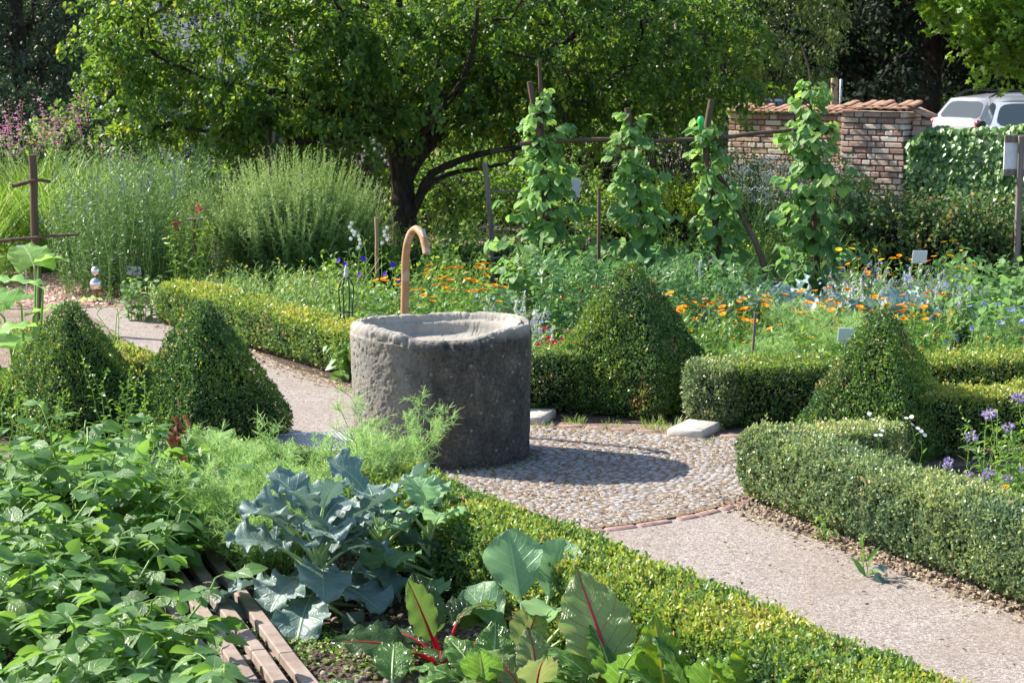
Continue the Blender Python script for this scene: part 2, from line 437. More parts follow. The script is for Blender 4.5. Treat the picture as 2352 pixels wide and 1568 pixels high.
# ------------------------------------------------------------------ ground, paths
def soil_mat(name, dark, mid, light, sc1=4.0):
    t = NT(name)
    a = t.noise(sc1, 5); b = t.noise(60, 4, 0.7)
    vo = t.n("ShaderNodeTexVoronoi"); vo.inputs["Scale"].default_value = 45; t.l(t.coords(), vo.inputs["Vector"])
    col = t.ramp(t.math('ADD', t.math('MULTIPLY', a, .6), t.math('MULTIPLY', b, .4)), [(.3, dark), (.5, mid), (.72, light)])
    col = t.mixc(t.math('MULTIPLY', t.math('SUBTRACT', .35, vo.outputs[0], True), .8), col, light)
    t.base(col, .95, .1)
    t.bump(t.math('ADD', b, vo.outputs[0]), .7, .02)
    return t.m
def gravel_mat():
    t = NT("gravel")
    vo = t.n("ShaderNodeTexVoronoi"); vo.inputs["Scale"].default_value = 170; t.l(t.coords(), vo.inputs["Vector"])
    v2 = t.n("ShaderNodeTexVoronoi"); v2.inputs["Scale"].default_value = 55; t.l(t.coords(), v2.inputs["Vector"])
    big = t.noise(1.6, 5, .6); fine = t.noise(160, 2)
    sep = t.n("ShaderNodeSeparateColor"); t.l(vo.outputs["Color"], sep.inputs[0])
    s2 = t.n("ShaderNodeSeparateColor"); t.l(v2.outputs["Color"], s2.inputs[0])
    col = t.ramp(sep.outputs[0], [(0, (.13, .11, .10)), (.3, (.265, .228, .205)), (.75, (.35, .308, .28)), (1, (.56, .51, .47))])
    col = t.mixc(t.math('MULTIPLY', t.math('GREATER_THAN', s2.outputs[1], .86), .7), col, (.2, .16, .14))
    col = t.mixc(t.ramp(big, [(.42, (0, 0, 0)), (.7, (.45, .45, .45))]), col, (.235, .185, .15))
    t.base(col, .9, .15)
    t.bump(t.math('ADD', vo.outputs[0], fine), .4, .005)
    return t.m
M['ground'] = soil_mat("dry_soil", (.17, .125, .095), (.27, .21, .165), (.4, .33, .27))
M['bed'] = soil_mat("bed_soil", (.05, .036, .028), (.095, .07, .055), (.19, .15, .12), 9)
M['gravel'] = gravel_mat()
M['mulch'] = soil_mat("bark_mulch", (.16, .11, .085), (.3, .22, .18), (.5, .42, .36), 20)

def sheet(name, pts, z, mat, sub=None, ragged=0.0, seed=0):
    """flat polygon with a ragged outline"""
    pts = np.array([list(q)[:2] for q in pts], float)
    out = []
    for a, b in zip(pts, np.roll(pts, -1, 0)):
        n = max(1, int(np.linalg.norm(b - a) / 0.06)) if ragged else 1
        for k in range(n):
            p = a + (b - a) * k / n
            if ragged:
                nrm = unit(A(b[1] - a[1], a[0] - b[0]))
                p = p + nrm * (fbm(A(p[0] * 4, p[1] * 4, seed + .5), seed) - .5) * 2 * ragged
            out.append([p[0], p[1], z])
    g = Geo(); g.add(A(*out), [list(range(len(out)))], None, .5)
    o = g.build(name, mat, smooth=False)
    return structure(o)
g = Geo(); g.add(A([-160, -40, 0], [160, -40, 0], [160, 260, 0], [-160, 260, 0]), [[0, 1, 2, 3]])
structure(g.build("ground", M['ground']))

WC = A(-.43, 11.76, 0)                        # well centre
dA = unit(A(.475, -.88, 0)); nA = A(-dA[1], dA[0], 0)          # path direction (towards camera) and its left-of-travel normal
sheet("gravel_path", [A(.72, 11.9), A(-.95, 11.0), A(-.42, 9.75), A(2.1, 5.3), A(3.9, 5.3), A(2.02, 8.7), A(1.12, 10.62), A(1.25, 11.6)], .004, M['gravel'], ragged=.06, seed=1)
pu = [G(640, 1010), G(380, 845), G(185, 712), G(215, 708), G(790, 705), G(800, 712), G(395, 742), G(560, 800), G(800, 905), A(-.6, 13.4), A(.2, 12.6), A(-.6, 11.2)]
sheet("cross_path", pu, .008, M['gravel'], ragged=.04, seed=3)
sheet("side_path", [A(1.2, 11.55), A(1.35, 12.35), A(4.2, 13.1), A(5.5, 13.3), A(5.5, 12.6), A(2.4, 11.9)], .004, M['gravel'], ragged=.05, seed=9)
sheet("bark_mulch", [G(-60, 712), G(300, 706), G(340, 690), G(330, 640), G(120, 600), G(-200, 620)], .006, M['mulch'], ragged=.08, seed=5)
sheet("bed_soil", [A(-4.6, 5.0), A(2.0, 5.0), A(-.55, 9.75), A(-1.2, 10.4), A(-1.4, 11.4), A(-2.6, 12.9), A(-5, 13.5)], .006, M['bed'], ragged=.04, seed=7)
sheet("flower_bed", [A(-.55, 13.2), A(.15, 12.9), A(1.3, 12.75), A(5.2, 13.7), A(9, 20.5), A(-2.4, 20.5), A(-3.0, 17.2)], .006, M['bed'], ragged=.04, seed=8)
sheet("border_soil", [A(1.75, 10.2), A(2.5, 8.6), A(4.6, 8.6), A(4.6, 11.6), A(2.3, 11.4)], .009, M['bed'], ragged=.04, seed=11)

# cobbles in rings round the well
rng = np.random.default_rng(5)
def clipok(p):
    q = G(1225, 984); r = G(1715, 1014)
    t = (p[:, 0] - q[0]) / (r[0] - q[0])
    back = p[:, 1] < q[1] + (r[1] - q[1]) * t
    left = p[:, 0] > -1.02 + (p[:, 1] - 11.6) * .2
    return back & left
cc = A(-.25, 11.65); RC = 1.86
P, Rz = [], []
r = .2
while r < RC - .06:
    n = max(3, int(2 * math.pi * r / .052))
    a = np.arange(n) / n * 2 * math.pi + rng.uniform(0, 1)
    P.append(np.stack([cc[0] + r * np.cos(a), cc[1] + r * np.sin(a)], -1) + rng.normal(0, .008, (n, 2))); Rz.append(a)
    r += .047
P = np.concatenate(P); Rz = np.concatenate(Rz)
k = clipok(P); P, Rz = P[k], Rz[k]
u = np.linspace(-1, 1, 6)
ux, uy = np.meshgrid(u, u, indexing='ij')
d = np.maximum(np.abs(ux), np.abs(uy)); rr = (np.abs(ux) ** 8 + np.abs(uy) ** 8) ** .125 + 1e-9
sx, sy = ux * d / rr, uy * d / rr
zz = np.where(d > .9, -0.9, 1 - d ** 4 * .35)
T = (np.stack([sx * .5, sy * .5, zz], -1).reshape(-1, 3), gridf(5, 5), np.stack([ux, uy], -1).reshape(-1, 2))
n = len(P)
Rz = Rz + rng.normal(0, .12, n)
Mx = np.zeros((n, 3, 3)); Mx[:, 0, 0] = np.cos(Rz); Mx[:, 1, 0] = np.sin(Rz); Mx[:, 0, 1] = -np.sin(Rz); Mx[:, 1, 1] = np.cos(Rz); Mx[:, 2, 2] = 1
Mx[:, 2, 0] = rng.normal(0, .05, n); Mx[:, 2, 1] = rng.normal(0, .05, n)
g = Geo()
scatter(g, T, np.concatenate([P, rng.uniform(.0135, .0165, (n, 1))], 1), Mx, np.stack([rng.uniform(.036, .05, n), rng.uniform(.036, .052, n), rng.uniform(.002, .0045, n)], -1), rng.uniform(0, 1, n))
t = NT("granite_cobble")
f = t.noise(40, 4)
col = t.ramp(t.attr("rnd").outputs["Fac"], [(0, (.15, .14, .135)), (.35, (.235, .22, .21)), (.8, (.33, .312, .3)), (1, (.27, .215, .195))])
col = t.mixc(t.math('MULTIPLY', t.ramp(f, [(.45, (0, 0, 0)), (.65, (1, 1, 1))]), .6), col, (.42, .4, .385))
t.base(col, .75, .35); t.bump(f, .4, .004)
structure(g.build("cobble_paving", t.m))
g = Geo()
th = np.linspace(0, 2 * math.pi, 120, endpoint=False)
ring = np.stack([cc[0] + RC * np.cos(th), cc[1] + RC * np.sin(th)], -1)
q, r2 = G(1225, 980), G(1715, 1010)
back = q[1] + (r2[1] - q[1]) * (ring[:, 0] - q[0]) / (r2[0] - q[0])
ring[:, 1] = np.minimum(ring[:, 1], back)
ring[:, 0] = np.maximum(ring[:, 0], -1.05)
g.add(np.concatenate([ring, np.full((120, 1), .014)], 1), [list(range(120))])
M['litter'] = soil_mat("joint_litter", (.12, .085, .06), (.24, .175, .12), (.36, .28, .2), 14)
structure(g.build("paving_joints", M['litter'], smooth=False))
# red sandstone edging of the paving
g = Geo()
a = -2.3
while a < 0.1:
    w = rng.uniform(.14, .24)
    p = A(cc[0] + (RC + .03) * math.cos(a), cc[1] + (RC + .03) * math.sin(a))
    box(g, [p[0], p[1], -.003], [w, .075, .03], a + math.pi / 2 + rng.normal(0, .05), .012, rng.uniform())
    a += (w + .012) / RC
for x in np.arange(G(1250, 982)[0], G(1700, 1013)[0], .17):
    s_ = (x - q[0]) / (r2[0] - q[0]); y = q[1] + (r2[1] - q[1]) * s_ + .04
    box(g, [x, y, .002], [.15, .08, .03], -.1 + rng.normal(0, .06), .012, rng.uniform())
t = NT("red_sandstone"); f = t.noise(25, 4)
t.base(t.ramp(f, [(.3, (.2, .12, .11)), (.7, (.4, .28, .25))]), .85, .2); t.bump(f, .4, .005)
structure(g.build("paving_edging", t.m))
# leaf litter / crumbs on paving and path edges
def litter(name, n, sampler, cols, smin, smax, seed, z=.012, flat=.35):
    rng = np.random.default_rng(seed)
    p = sampler(rng, n)
    pos = np.concatenate([p, z + rng.uniform(0, .01, (len(p), 1))], 1)
    az = rng.uniform(0, 6.28, len(p))
    d = np.stack([np.cos(az), np.sin(az), rng.normal(0, flat * .5, len(p))], -1)
    g = Geo(); scatter(g, hexleaf_t(.45, .1, .1), pos, frames(d, A(0, 0, 1) + rng.normal(0, flat, (len(p), 3))), rng.uniform(smin, smax, len(p)), rng.uniform(0, 1, len(p)))
    o = g.build(name, leaf_mat(name, cols, trans=.15, rough=.7))
    o["kind"] = "stuff"
    return o
brown = [(.11, .08, .055), (.2, .145, .095), (.32, .25, .17), (.17, .16, .08)]
def s_court(rng, n):
    a = rng.uniform(0, 6.28, n); r = RC * np.sqrt(rng.uniform(.1, 1, n))
    p = np.stack([cc[0] + r * np.cos(a), cc[1] + r * np.sin(a)], -1)
    k = clipok(p) & (fbm(np.concatenate([p * 2.5, np.zeros((n, 1))], 1), 3) > .42)
    return p[k]
litter("dry_litter", 9000, s_court, brown, .012, .028, 31, .017)
def along(a, b, w0, w1):
    a, b = np.asarray(a)[:2], np.asarray(b)[:2]
    def f(rng, n):
        t_ = rng.uniform(0, 1, n)[:, None]; d = unit(b - a); nn = A(-d[1], d[0])
        return a + (b - a) * t_ + nn * rng.uniform(w0, w1, n)[:, None] * rng.uniform(.2, 1, n)[:, None] + rng.normal(0, .02, (n, 2))
    return f
litter("hedge_litter", 1500, along(A(1.22, 10.7), A(2.6, 8.0), -.32, .05), brown + [(.35, .3, .22)], .012, .035, 32, .006)
litter("path_litter", 700, along(G(390, 748), G(800, 890), -.25, .05), brown, .015, .04, 33, .01)
def s_mulch(rng, n):
    return np.stack([rng.uniform(-5.6, -3.4, n), rng.uniform(18.6, 21.5, n)], -1)
litter("bark_chips", 5000, s_mulch, [(.2, .14, .11), (.36, .27, .22), (.5, .42, .36)], .03, .07, 34, .012, .5)
def s_bed(rng, n):
    p = np.stack([rng.uniform(-2.4, 1.3, n), rng.uniform(6.2, 9.3, n)], -1)
    return p[p[:, 0] < -.75 + (9.9 - p[:, 1]) * .57]
o = litter("bed_litter", 1500, s_bed, brown + [(.25, .2, .16)], .012, .04, 35, .01, .5)
def stones(name, n, sampler, smin, smax, seed, mat):
    rng = np.random.default_rng(seed); p = sampler(rng, n); n = len(p)
    V, f = sphere_v(7, 4); V = V * (1 + .0)
    s = rng.uniform(smin, smax, n) ** 1.0
    Mx = frames(rvec(rng, n), rvec(rng, n))
    pos = np.concatenate([p, (s * .35)[:, None]], 1)
    g = Geo(); scatter(g, (V, f, np.zeros((len(V), 2))), pos, Mx, np.stack([s, s * rng.uniform(.6, 1, n), s * rng.uniform(.5, .9, n)], -1), rng.uniform(0, 1, n))
    o = g.build(name, mat); o["kind"] = "stuff"; return o
t = NT("pebble"); t.base(t.ramp(t.attr("rnd").outputs["Fac"], [(0, (.07, .05, .04)), (.6, (.13, .1, .08)), (.9, (.28, .24, .21)), (1, (.45, .42, .4))]), .9, .15)
M['pebble'] = t.m
stones("soil_clods", 5200, s_bed, .008, .024, 41, M['pebble'])
stones("edge_clods", 900, along(A(1.22, 10.7), A(2.6, 8.0), -.22, .1), .006, .022, 42, M['ground'])
def s_path(rng, n):
    t_ = rng.uniform(0, 1, n)[:, None]; return A(.5, 10.0) + A(2.3, -4.0) * t_ + A(.88, .47) * rng.uniform(-.7, .75, n)[:, None]
stones("loose_gravel", 14000, s_path, .002, .005, 43, M['gravel'])
def s_base(rng, n):
    a = rng.uniform(0, 6.283, n); r = .535 + np.abs(rng.normal(0, .035, n))
    return np.stack([WC[0] + r * np.cos(a), WC[1] + r * .87 * np.sin(a)], -1)
litter("well_dirt", 1300, s_base, [(.05, .04, .03), (.12, .09, .06), (.05, .09, .02), (.2, .15, .1)], .008, .022, 36, .018, .8)
litter("path_leaves", 260, s_path, brown + [(.12, .2, .04)], .01, .028, 37, .008, .5)

# ------------------------------------------------------------------ stone well
def build_well():
    w = thing("stone_well", "round hollowed stone water basin with a worn rim on the cobbles", "well", WC)
    nt, h0, R0 = 620, .84, .551
    prof = []
    for z in np.linspace(0, .74, 130): prof.append((.962 + .038 * min(1, (z / .74)) ** .7, z, 0))
    for k in np.linspace(0, 1, 7): prof.append((1 - .05 * (1 - math.cos(k * math.pi / 2)), .74 + .07 * math.sin(k * math.pi / 2), 1))
    for r in np.linspace(.93, .87, 4): prof.append((r, .812, 2))
    prof += [(.855, .808, 3), (.84, .79, 3), (.835, .775, 3), (.82, .768, 3), (.79, .764, 3), (.765, .755, 3), (.755, .73, 3), (.74, .70, 3), (.70, .682, 4), (.6, .676, 4), (.4, .675, 4), (.2, .676, 4), (.02, .676, 4)]
    prof = np.array(prof)
    th = np.linspace(0, 2 * np.pi, nt, endpoint=False)
    Rr = prof[:, :1] * np.ones(nt) * R0; Z = prof[:, 1:2] * np.ones(nt); kind = prof[:, 2:3] * np.ones(nt)
    TH = th[None] * np.ones((len(prof), 1))
    # worn front lip: dips between two shoulders
    an = (TH + np.pi / 2 + np.pi) % (2 * np.pi) - np.pi           # 0 = towards camera
    e = lambda x, a, b: np.clip((x - a) / (b - a), 0, 1) ** 2 * (3 - 2 * np.clip((x - a) / (b - a), 0, 1))
    dip = e(an, -.52, -.2) * (1 - e(an, .25, .85)) + .35 * e(an, -.95, -.5) * (1 - e(an, -.5, -.1))
    top = np.clip((Z - .6) / .2, 0, 1)
    Z = np.where(kind < 4, Z - .05 * dip * np.clip((Z - .66) / .14, 0, 1), Z)
    Z = Z + (.010 * np.sin(TH * 2 + .6) - .004) * np.clip((Z - .5) / .3, 0, 1) * (kind < 4)
    inner = kind >= 3
    Rr = np.where(inner, Rr * (1 + .03 * np.cos(2 * TH)), Rr)
    Z = Z * (h0 / .81)
    P = np.stack([Rr * np.cos(TH), Rr * .86 * np.sin(TH), Z], -1)
    N = np.stack([np.cos(TH), np.sin(TH), np.zeros_like(TH)], -1)
    N = np.where(inner[..., None], -N * .5 + A(0, 0, .5), N)
    kk = np.clip((Z - .765) / .07, 0, 1)[..., None]
    N = np.where((kind <= 2)[..., None], unit(N * (1.02 - kk) + A(0, 0, 1) * kk), N)
    amp = (fbm(P * 5, 11, 3) - .5) * .012 + (fbm(P * A(20, 20, 30), 21, 3) - .5) * .0055 + (fbm(P * 62, 25, 2) - .5) * .0075
    pits = np.clip(fbm(P * 70, 41, 2) - .62, 0, 1) * -.045
    chips = np.clip(fbm(P * 16, 61, 3) - .53, 0, 1) * -.11 * ((kind >= 1) & (kind <= 2))
    P = P + N * (amp + pits + chips)[..., None]
    g = Geo()
    a, b = P.shape[:2]
    i = np.arange(a - 1)[:, None] * b; j = np.arange(b)[None]
    f = np.stack([i + j, i + (j + 1) % b, i + b + (j + 1) % b, i + b + j], -1).reshape(-1, 4)
    g.add(P.reshape(-1, 3), f, None, (kind.reshape(-1)) / 4)
    g.add(np.concatenate([P[-1]]), [list(range(b))])
    t = NT("weathered_stone")
    sep = t.n("ShaderNodeSeparateXYZ"); t.l(t.coords(), sep.inputs[0])
    st = t.noise(1.0, 5, .6, scale3=(7, 7, 1.6)); fine = t.noise(55, 5, .7); mid = t.noise(9, 5, .6)
    gr = t.noise(220, 2)
    stone = t.ramp(mid, [(.3, (.25, .23, .2)), (.7, (.43, .405, .36))])
    stone = t.mixc(t.math('MULTIPLY', gr, .5), stone, (.5, .47, .42))
    # algae and damp stains outside, thinner under the rim, plus painted side shade
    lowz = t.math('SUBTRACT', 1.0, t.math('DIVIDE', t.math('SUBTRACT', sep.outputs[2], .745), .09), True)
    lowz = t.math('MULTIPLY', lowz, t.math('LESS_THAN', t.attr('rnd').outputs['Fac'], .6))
    xr = t.math('MULTIPLY', t.math('ADD', sep.outputs[0], .33), 2.2, True)  # deepens the stain away from the sunlit left, side shading put into colour
    stain_shade = t.math('MULTIPLY', t.math('MULTIPLY', lowz, t.math('ADD', .55, xr)), t.ramp(t.math('ADD', t.math('MULTIPLY', st, .65), t.math('MULTIPLY', mid, .4)), [(.3, (.35, .35, .35)), (.62, (1, 1, 1))]), True)
    col = t.mixc(stain_shade, stone, t.ramp(t.math('ADD', t.math('MULTIPLY', fine, .6), t.math('MULTIPLY', mid, .4)), [(.35, (.03, .028, .026)), (.52, (.078, .073, .066)), (.68, (.18, .17, .15))]))
    och = t.math('MULTIPLY', t.ramp(t.noise(5, 4), [(.45, (0, 0, 0)), (.7, (.6, .6, .6))]), t.math('SUBTRACT', .6, sep.outputs[0], True))
    col = t.mixc(t.math('MULTIPLY', och, .5), col, (.3, .235, .13))
    vo = t.n('ShaderNodeTexVoronoi'); vo.inputs['Scale'].default_value = 17; t.l(t.coords(), vo.inputs['Vector'])
    spot = t.math('MULTIPLY', t.math('LESS_THAN', t.math('ADD', vo.outputs[0], t.math('MULTIPLY', fine, .35)), .34), t.math('GREATER_THAN', mid, .47))
    col = t.mixc(t.math('MULTIPLY', spot, .55), col, (.33, .32, .26))
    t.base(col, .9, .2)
    t.bump(t.math('ADD', fine, t.math('MULTIPLY', gr, .5)), .6, .012)
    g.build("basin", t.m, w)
    return w
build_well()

# spout: bent hollow wooden pipe behind the well
def build_spout():
    Yp = 12.62
    pts = [D(930, 1010, Yp), D(930, 800, Yp), D(930, 700, Yp), D(931, 640, Yp), D(932, 590, Yp - .01), D(936, 560, Yp - .03), D(946, 533, Yp - .06), D(958, 526, Yp - .10), D(968, 536, Yp - .14), D(975, 556, Yp - .18), D(980, 582, Yp - .21)]
    pts[0] = A(pts[1][0], Yp, 0)
    w = thing("water_spout", "bent brown wooden water pipe rising behind the stone basin", "water pipe", pts[0])
    P = smooth_path(pts, 60)
    rr = np.interp(np.linspace(0, 1, 60), [0, .5, .8, 1], [.028, .027, .026, .0245]) * (1 + (fbm(P * 6, 3) - .5) * .12)
    g = Geo(); tubes(g, P, rr, 20, .5)
    # hollow end: rim ring, inner wall
    e, dr = P[-1], unit(P[-1] - P[-3])
    X = unit(np.cross(dr, A(0, 1, 0))); Y = np.cross(dr, X)
    a = np.arange(20) / 20 * 2 * np.pi
    c_ = X * np.cos(a)[:, None] + Y * np.sin(a)[:, None]
    V = np.concatenate([e + c_ * .0245, e + dr * .003 + c_ * .0185, e - dr * .16 + c_ * .0175])
    j = np.arange(20); j2 = (j + 1) % 20
    g.add(V, np.concatenate([np.stack([j, j2, 20 + j2, 20 + j], -1), np.stack([20 + j, 20 + j2, 40 + j2, 40 + j], -1)]), None, 1.0)
    g.add(V[40:], [list(range(20))], None, 1.0)
    t = NT("spout_wood")
    f = t.noise(1.0, 6, .6, scale3=(40, 40, 4)); b = t.noise(12, 4)
    col = t.ramp(f, [(.3, (.3, .15, .065)), (.7, (.44, .25, .125))])
    col = t.mixc(t.ramp(b, [(.5, (0, 0, 0)), (.66, (.75, .75, .75))]), col, (.5, .4, .31))
    col = t.mixc(t.math('MULTIPLY', t.math('GREATER_THAN', t.attr("rnd").outputs["Fac"], .9), .9), col, (.42, .38, .32))
    t.base(col, .55, .35); t.bump(f, .3, .004)
    g.build("pipe", t.m, w, world=True)
build_spout()

# stone slabs, grate
t = NT("pale_limestone"); f = t.noise(18, 5)
t.base(t.ramp(f, [(.3, (.42, .38, .33)), (.7, (.66, .61, .55))]), .85, .25); t.bump(f, .3, .005)
M['slab'] = t.m
for (px, py, sx_, sy_, rz, lab) in ((1597, 996, .24, .42, -.42, "pale stone slab lying before the squared end of the clipped hedge"),
                                (1232, 968, .18, .34, -.3, "pale stone slab at the foot of the well beside the paving")):
    p = G(px, py)
    s = thing("stone_slab", lab, "stone slab", p, "pale stone slabs", rz)
    g = Geo(); box(g, [0, 0, .03], [sx_, sy_, .066], 0, .01, tilt=[[1, 0, 0], [0, 1, .02], [.03, -.02, 1]])
    g.build("slab", M['slab'], s)
p = G(765, 1022)
s = thing("metal_grate", "light grey perforated metal grate set in the path beside the well", "grate", (p[0], p[1], .012), rz=.3)
g = Geo()
box(g, [0, .29, .01], [.8, .03, .02], 0, .004); box(g, [0, -.29, .01], [.8, .03, .02], 0, .004); box(g, [.385, 0, .01], [.03, .55, .02], 0, .004); box(g, [-.385, 0, .01], [.03, .55, .02], 0, .004)
M['zinc'] = plain_mat("galvanised_steel", (.55, .56, .57), .4, .5, .6, .12)
g.build("frame", M['zinc'], s)
g = Geo()
for x in np.arange(-.36, .37, .024): box(g, [x, 0, .009], [.013, .55, .016])
for y in np.arange(-.26, .27, .05): box(g, [0, y, .007], [.74, .014, .014])
g.build("bars", M['zinc'], s)
# ------------------------------------------------------------------ clipped box hedges and pyramids
def box_leaves(g, pos, nrm, size, rng, top, T, yel=.3, brownf=.02, shoots=22):
    n = len(pos)
    low = fbm(pos * 2.3, 17, 3) - .5
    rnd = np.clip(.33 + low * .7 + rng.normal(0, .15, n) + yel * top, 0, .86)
    rnd = np.where(rng.uniform(0, 1, n) < brownf + .5 * np.clip(fbm(pos * 4.5, 91, 3) - .66, 0, 1) * 4, 1.0, rnd)
    d = unit(nrm * .55 + A(0, 0, .45) + rng.normal(0, .55, (n, 3)))
    up = unit(nrm * .8 + rng.normal(0, .62, (n, 3)))
    scatter(g, T, pos, frames(d, up), size * rng.uniform(.5, 1.35, n), rnd)
    # young shoots: short upright sprays of leaves
    k = rng.choice(n, n // shoots, replace=False); m = 6
    ax = unit(nrm[k] * .6 + A(0, 0, .8) + rng.normal(0, .3, (len(k), 3)))
    tt = rng.uniform(-.3, 1, (len(k), m))
    q = (pos[k][:, None] + ax[:, None] * (tt * rng.uniform(.02, .045, (len(k), 1)))[..., None]).reshape(-1, 3)
    dd = unit(np.repeat(ax, m, 0) * .8 + rng.normal(0, .6, (len(q), 3)))
    scatter(g, T, q, frames(dd, rvec(rng, len(q))), size * rng.uniform(.5, 1.0, len(q)), np.clip(np.repeat(rnd[k] * (rnd[k] < .9) + .12, m), 0, .86))
HEX, DIA = hexleaf_t(.58, .1, .1), diamond_t(.6, .12, .1)
def rough(pos, nrm, rng, seed, amp=.03, jit=.022):
    """clipped surface: soft bumps, holes and single shoots that stand proud"""
    n = len(pos)
    b = (fbm(pos * 5, seed, 3) - .5) * 2 * amp + (fbm(pos * 22, seed + 5, 2) - .5) * .05
    dep = -np.abs(rng.normal(0, jit, n)) + .01
    shoot = np.where(rng.uniform(0, 1, n) < .03, rng.uniform(0, .035, n), 0)
    return pos + nrm * (b + dep + shoot)[:, None]
def hedge(label, p0, p1, w, h, dens, size, seed, T=DIA, mat='box', yel=.3, gap=None):
    rng = np.random.default_rng(seed)
    p0, p1 = A(p0[0], p0[1], 0), A(p1[0], p1[1], 0)
    L = np.linalg.norm(p1 - p0); dl = unit(p1 - p0); da = A(dl[1], -dl[0], 0)
    th = thing("box_hedge", label, "hedge", (p0 + p1) / 2, "clipped box hedges")
    areas = np.array([L * h, L * h, L * w, w * h, w * h])
    n = int(areas.sum() * dens * .82)
    fc = rng.choice(5, n, p=areas / areas.sum())
    l = rng.uniform(-L / 2, L / 2, n); a = rng.uniform(-w / 2, w / 2, n); z = rng.uniform(0, h, n)
    a = np.where(fc == 0, -w / 2, np.where(fc == 1, w / 2, a)); z = np.where(fc == 2, h, z)
    l = np.where(fc == 3, -L / 2, np.where(fc == 4, L / 2, l))
    r = min(.07, w * .3)
    dx = np.sign(a) * np.maximum(0, np.abs(a) - (w / 2 - r)); dy = np.sign(l) * np.maximum(0, np.abs(l) - (L / 2 - r)); dz = np.maximum(0, z - (h - r))
    v = np.stack([dx, dy, dz], -1); nv = np.linalg.norm(v, axis=1, keepdims=True)
    nl = unit(v)
    loc = np.stack([a - dx, l - dy, z - dz], -1) + nl * np.minimum(r, nv)
    inset = np.clip((.10 - loc[:, 2]) / .10, 0, 1) ** 1.5 * .07
    loc[:, :2] -= nl[:, :2] * inset[:, None]
    loc[:, 2] += .02
    pos = (p0 + p1) / 2 + loc[:, :1] * da + loc[:, 1:2] * dl + loc[:, 2:3] * A(0, 0, 1)
    nrm = nl[:, :1] * da + nl[:, 1:2] * dl + nl[:, 2:3] * A(0, 0, 1)
    keep = (rng.uniform(0, 1, n) < .35 + np.clip(loc[:, 2] / .1, 0, .65))
    if gap is not None:
        gp = A(gap[0], gap[1], gap[2])
        q = np.abs((pos - gp) @ dl) + .35 * np.abs((pos - gp)[:, 2])
        keep &= ~((q < .03) & (np.abs((pos - gp)[:, 2]) < .12))
    pos, nrm, fcz = pos[keep], nrm[keep], loc[keep, 2]
    pos = rough(pos, nrm, rng, seed)
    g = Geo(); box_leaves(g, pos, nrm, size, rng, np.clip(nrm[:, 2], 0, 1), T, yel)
    g.build("leaves", M[mat], th, world=True)
    g = Geo()
    ang = math.atan2(dl[1], dl[0])
    box(g, (p0 + p1) / 2 + A(0, 0, h * .5 + .02), [L - .12, max(.05, w - .13), h - .09], ang, .05)
    ns = int(L / .1)
    q = (p0 + p1) / 2 + rng.uniform(-.5, .5, (ns, 1)) * L * .95 * dl + rng.uniform(-.5, .5, (ns, 1)) * w * .5 * da
    q2 = q + rng.normal(0, .03, (ns, 3)); q2[:, 2] = .15
    tubes(g, np.stack([q, q2], 1), .006, 4)
    g.build("twigs", M['twig'], th, world=True)
    return th
def sq(th, n=16.0):
    return 1 / (np.abs(np.cos(th)) ** n + np.abs(np.sin(th)) ** n) ** (1 / n)
def pyramid(label, c, a0, h, rot, dens, size, seed, T=DIA, mat='boxdk', yel=0.0, fat=0):
    rng = np.random.default_rng(seed)
    th_ = thing("box_pyramid", label, "topiary", c, "clipped box pyramids round the well", 0)
    prof_z = np.array([0, .05, .12, .2, .3, .75, .93, 1.0]) * h
    prof_r = np.array([.92, .98, 1.0, .96, .865 + .05 * fat, .37 + .04 * fat, .14, .045]) * a0
    zz = np.linspace(0, h, 400); rr = np.interp(zz, prof_z, prof_r)
    n = int(dens * 8.6 * np.trapz(rr, zz) * 1.1)
    z = rng.choice(zz, n, p=rr / rr.sum()) + rng.uniform(-.5, .5, n) * h / 400
    r = np.interp(z, prof_z, prof_r)
    # uniform over the rounded square's perimeter
    tt = np.linspace(0, 2 * np.pi, 721); pr = sq(tt); px, py = pr * np.cos(tt), pr * np.sin(tt)
    s = np.concatenate([[0], np.cumsum(np.hypot(np.diff(px), np.diff(py)))])
    t = np.interp(rng.uniform(0, s[-1], n), s, tt)
    k = sq(t)
    d = np.stack([k * np.cos(t), k * np.sin(t)], -1)
    nx = np.sign(np.cos(t)) * np.abs(np.cos(t)) ** 9; ny = np.sign(np.sin(t)) * np.abs(np.sin(t)) ** 9
    sl = -np.interp(z, (prof_z[1:] + prof_z[:-1]) / 2, np.diff(prof_r) / np.diff(prof_z))
    nr = unit(np.stack([nx, ny, np.zeros(n)], -1))
    nr = unit(np.stack([nr[:, 0], nr[:, 1], sl], -1))
    loc = np.stack([d[:, 0] * r, d[:, 1] * r, z + .02], -1)
    ca, sa = math.cos(rot), math.sin(rot); R = A([ca, -sa, 0], [sa, ca, 0], [0, 0, 1])
    loc, nr = loc @ R.T, nr @ R.T
    pos = rough(loc + c, nr, rng, seed, .012, .015)
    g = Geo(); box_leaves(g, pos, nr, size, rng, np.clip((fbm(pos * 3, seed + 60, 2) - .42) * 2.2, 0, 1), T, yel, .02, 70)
    g.build("leaves", M[mat], th_, world=True)
    g = Geo()
    pz = prof_z * .93; prr = np.maximum(.02, prof_r - .055)
    V = np.concatenate([np.stack([sq(tt[:-1:15]) * np.cos(tt[:-1:15]) * q, sq(tt[:-1:15]) * np.sin(tt[:-1:15]) * q, np.full(48, zq + .01)], -1) for q, zq in zip(prr, pz)]) @ R.T
    i = np.arange(len(pz) - 1)[:, None] * 48; j = np.arange(48)[None]
    g.add(V, np.stack([i + j, i + (j + 1) % 48, i + 48 + (j + 1) % 48, i + 48 + j], -1).reshape(-1, 4))
    g.add(V[-48:], [list(range(48))])
    g.build("twigs", M['twig'], th_)
    return th_

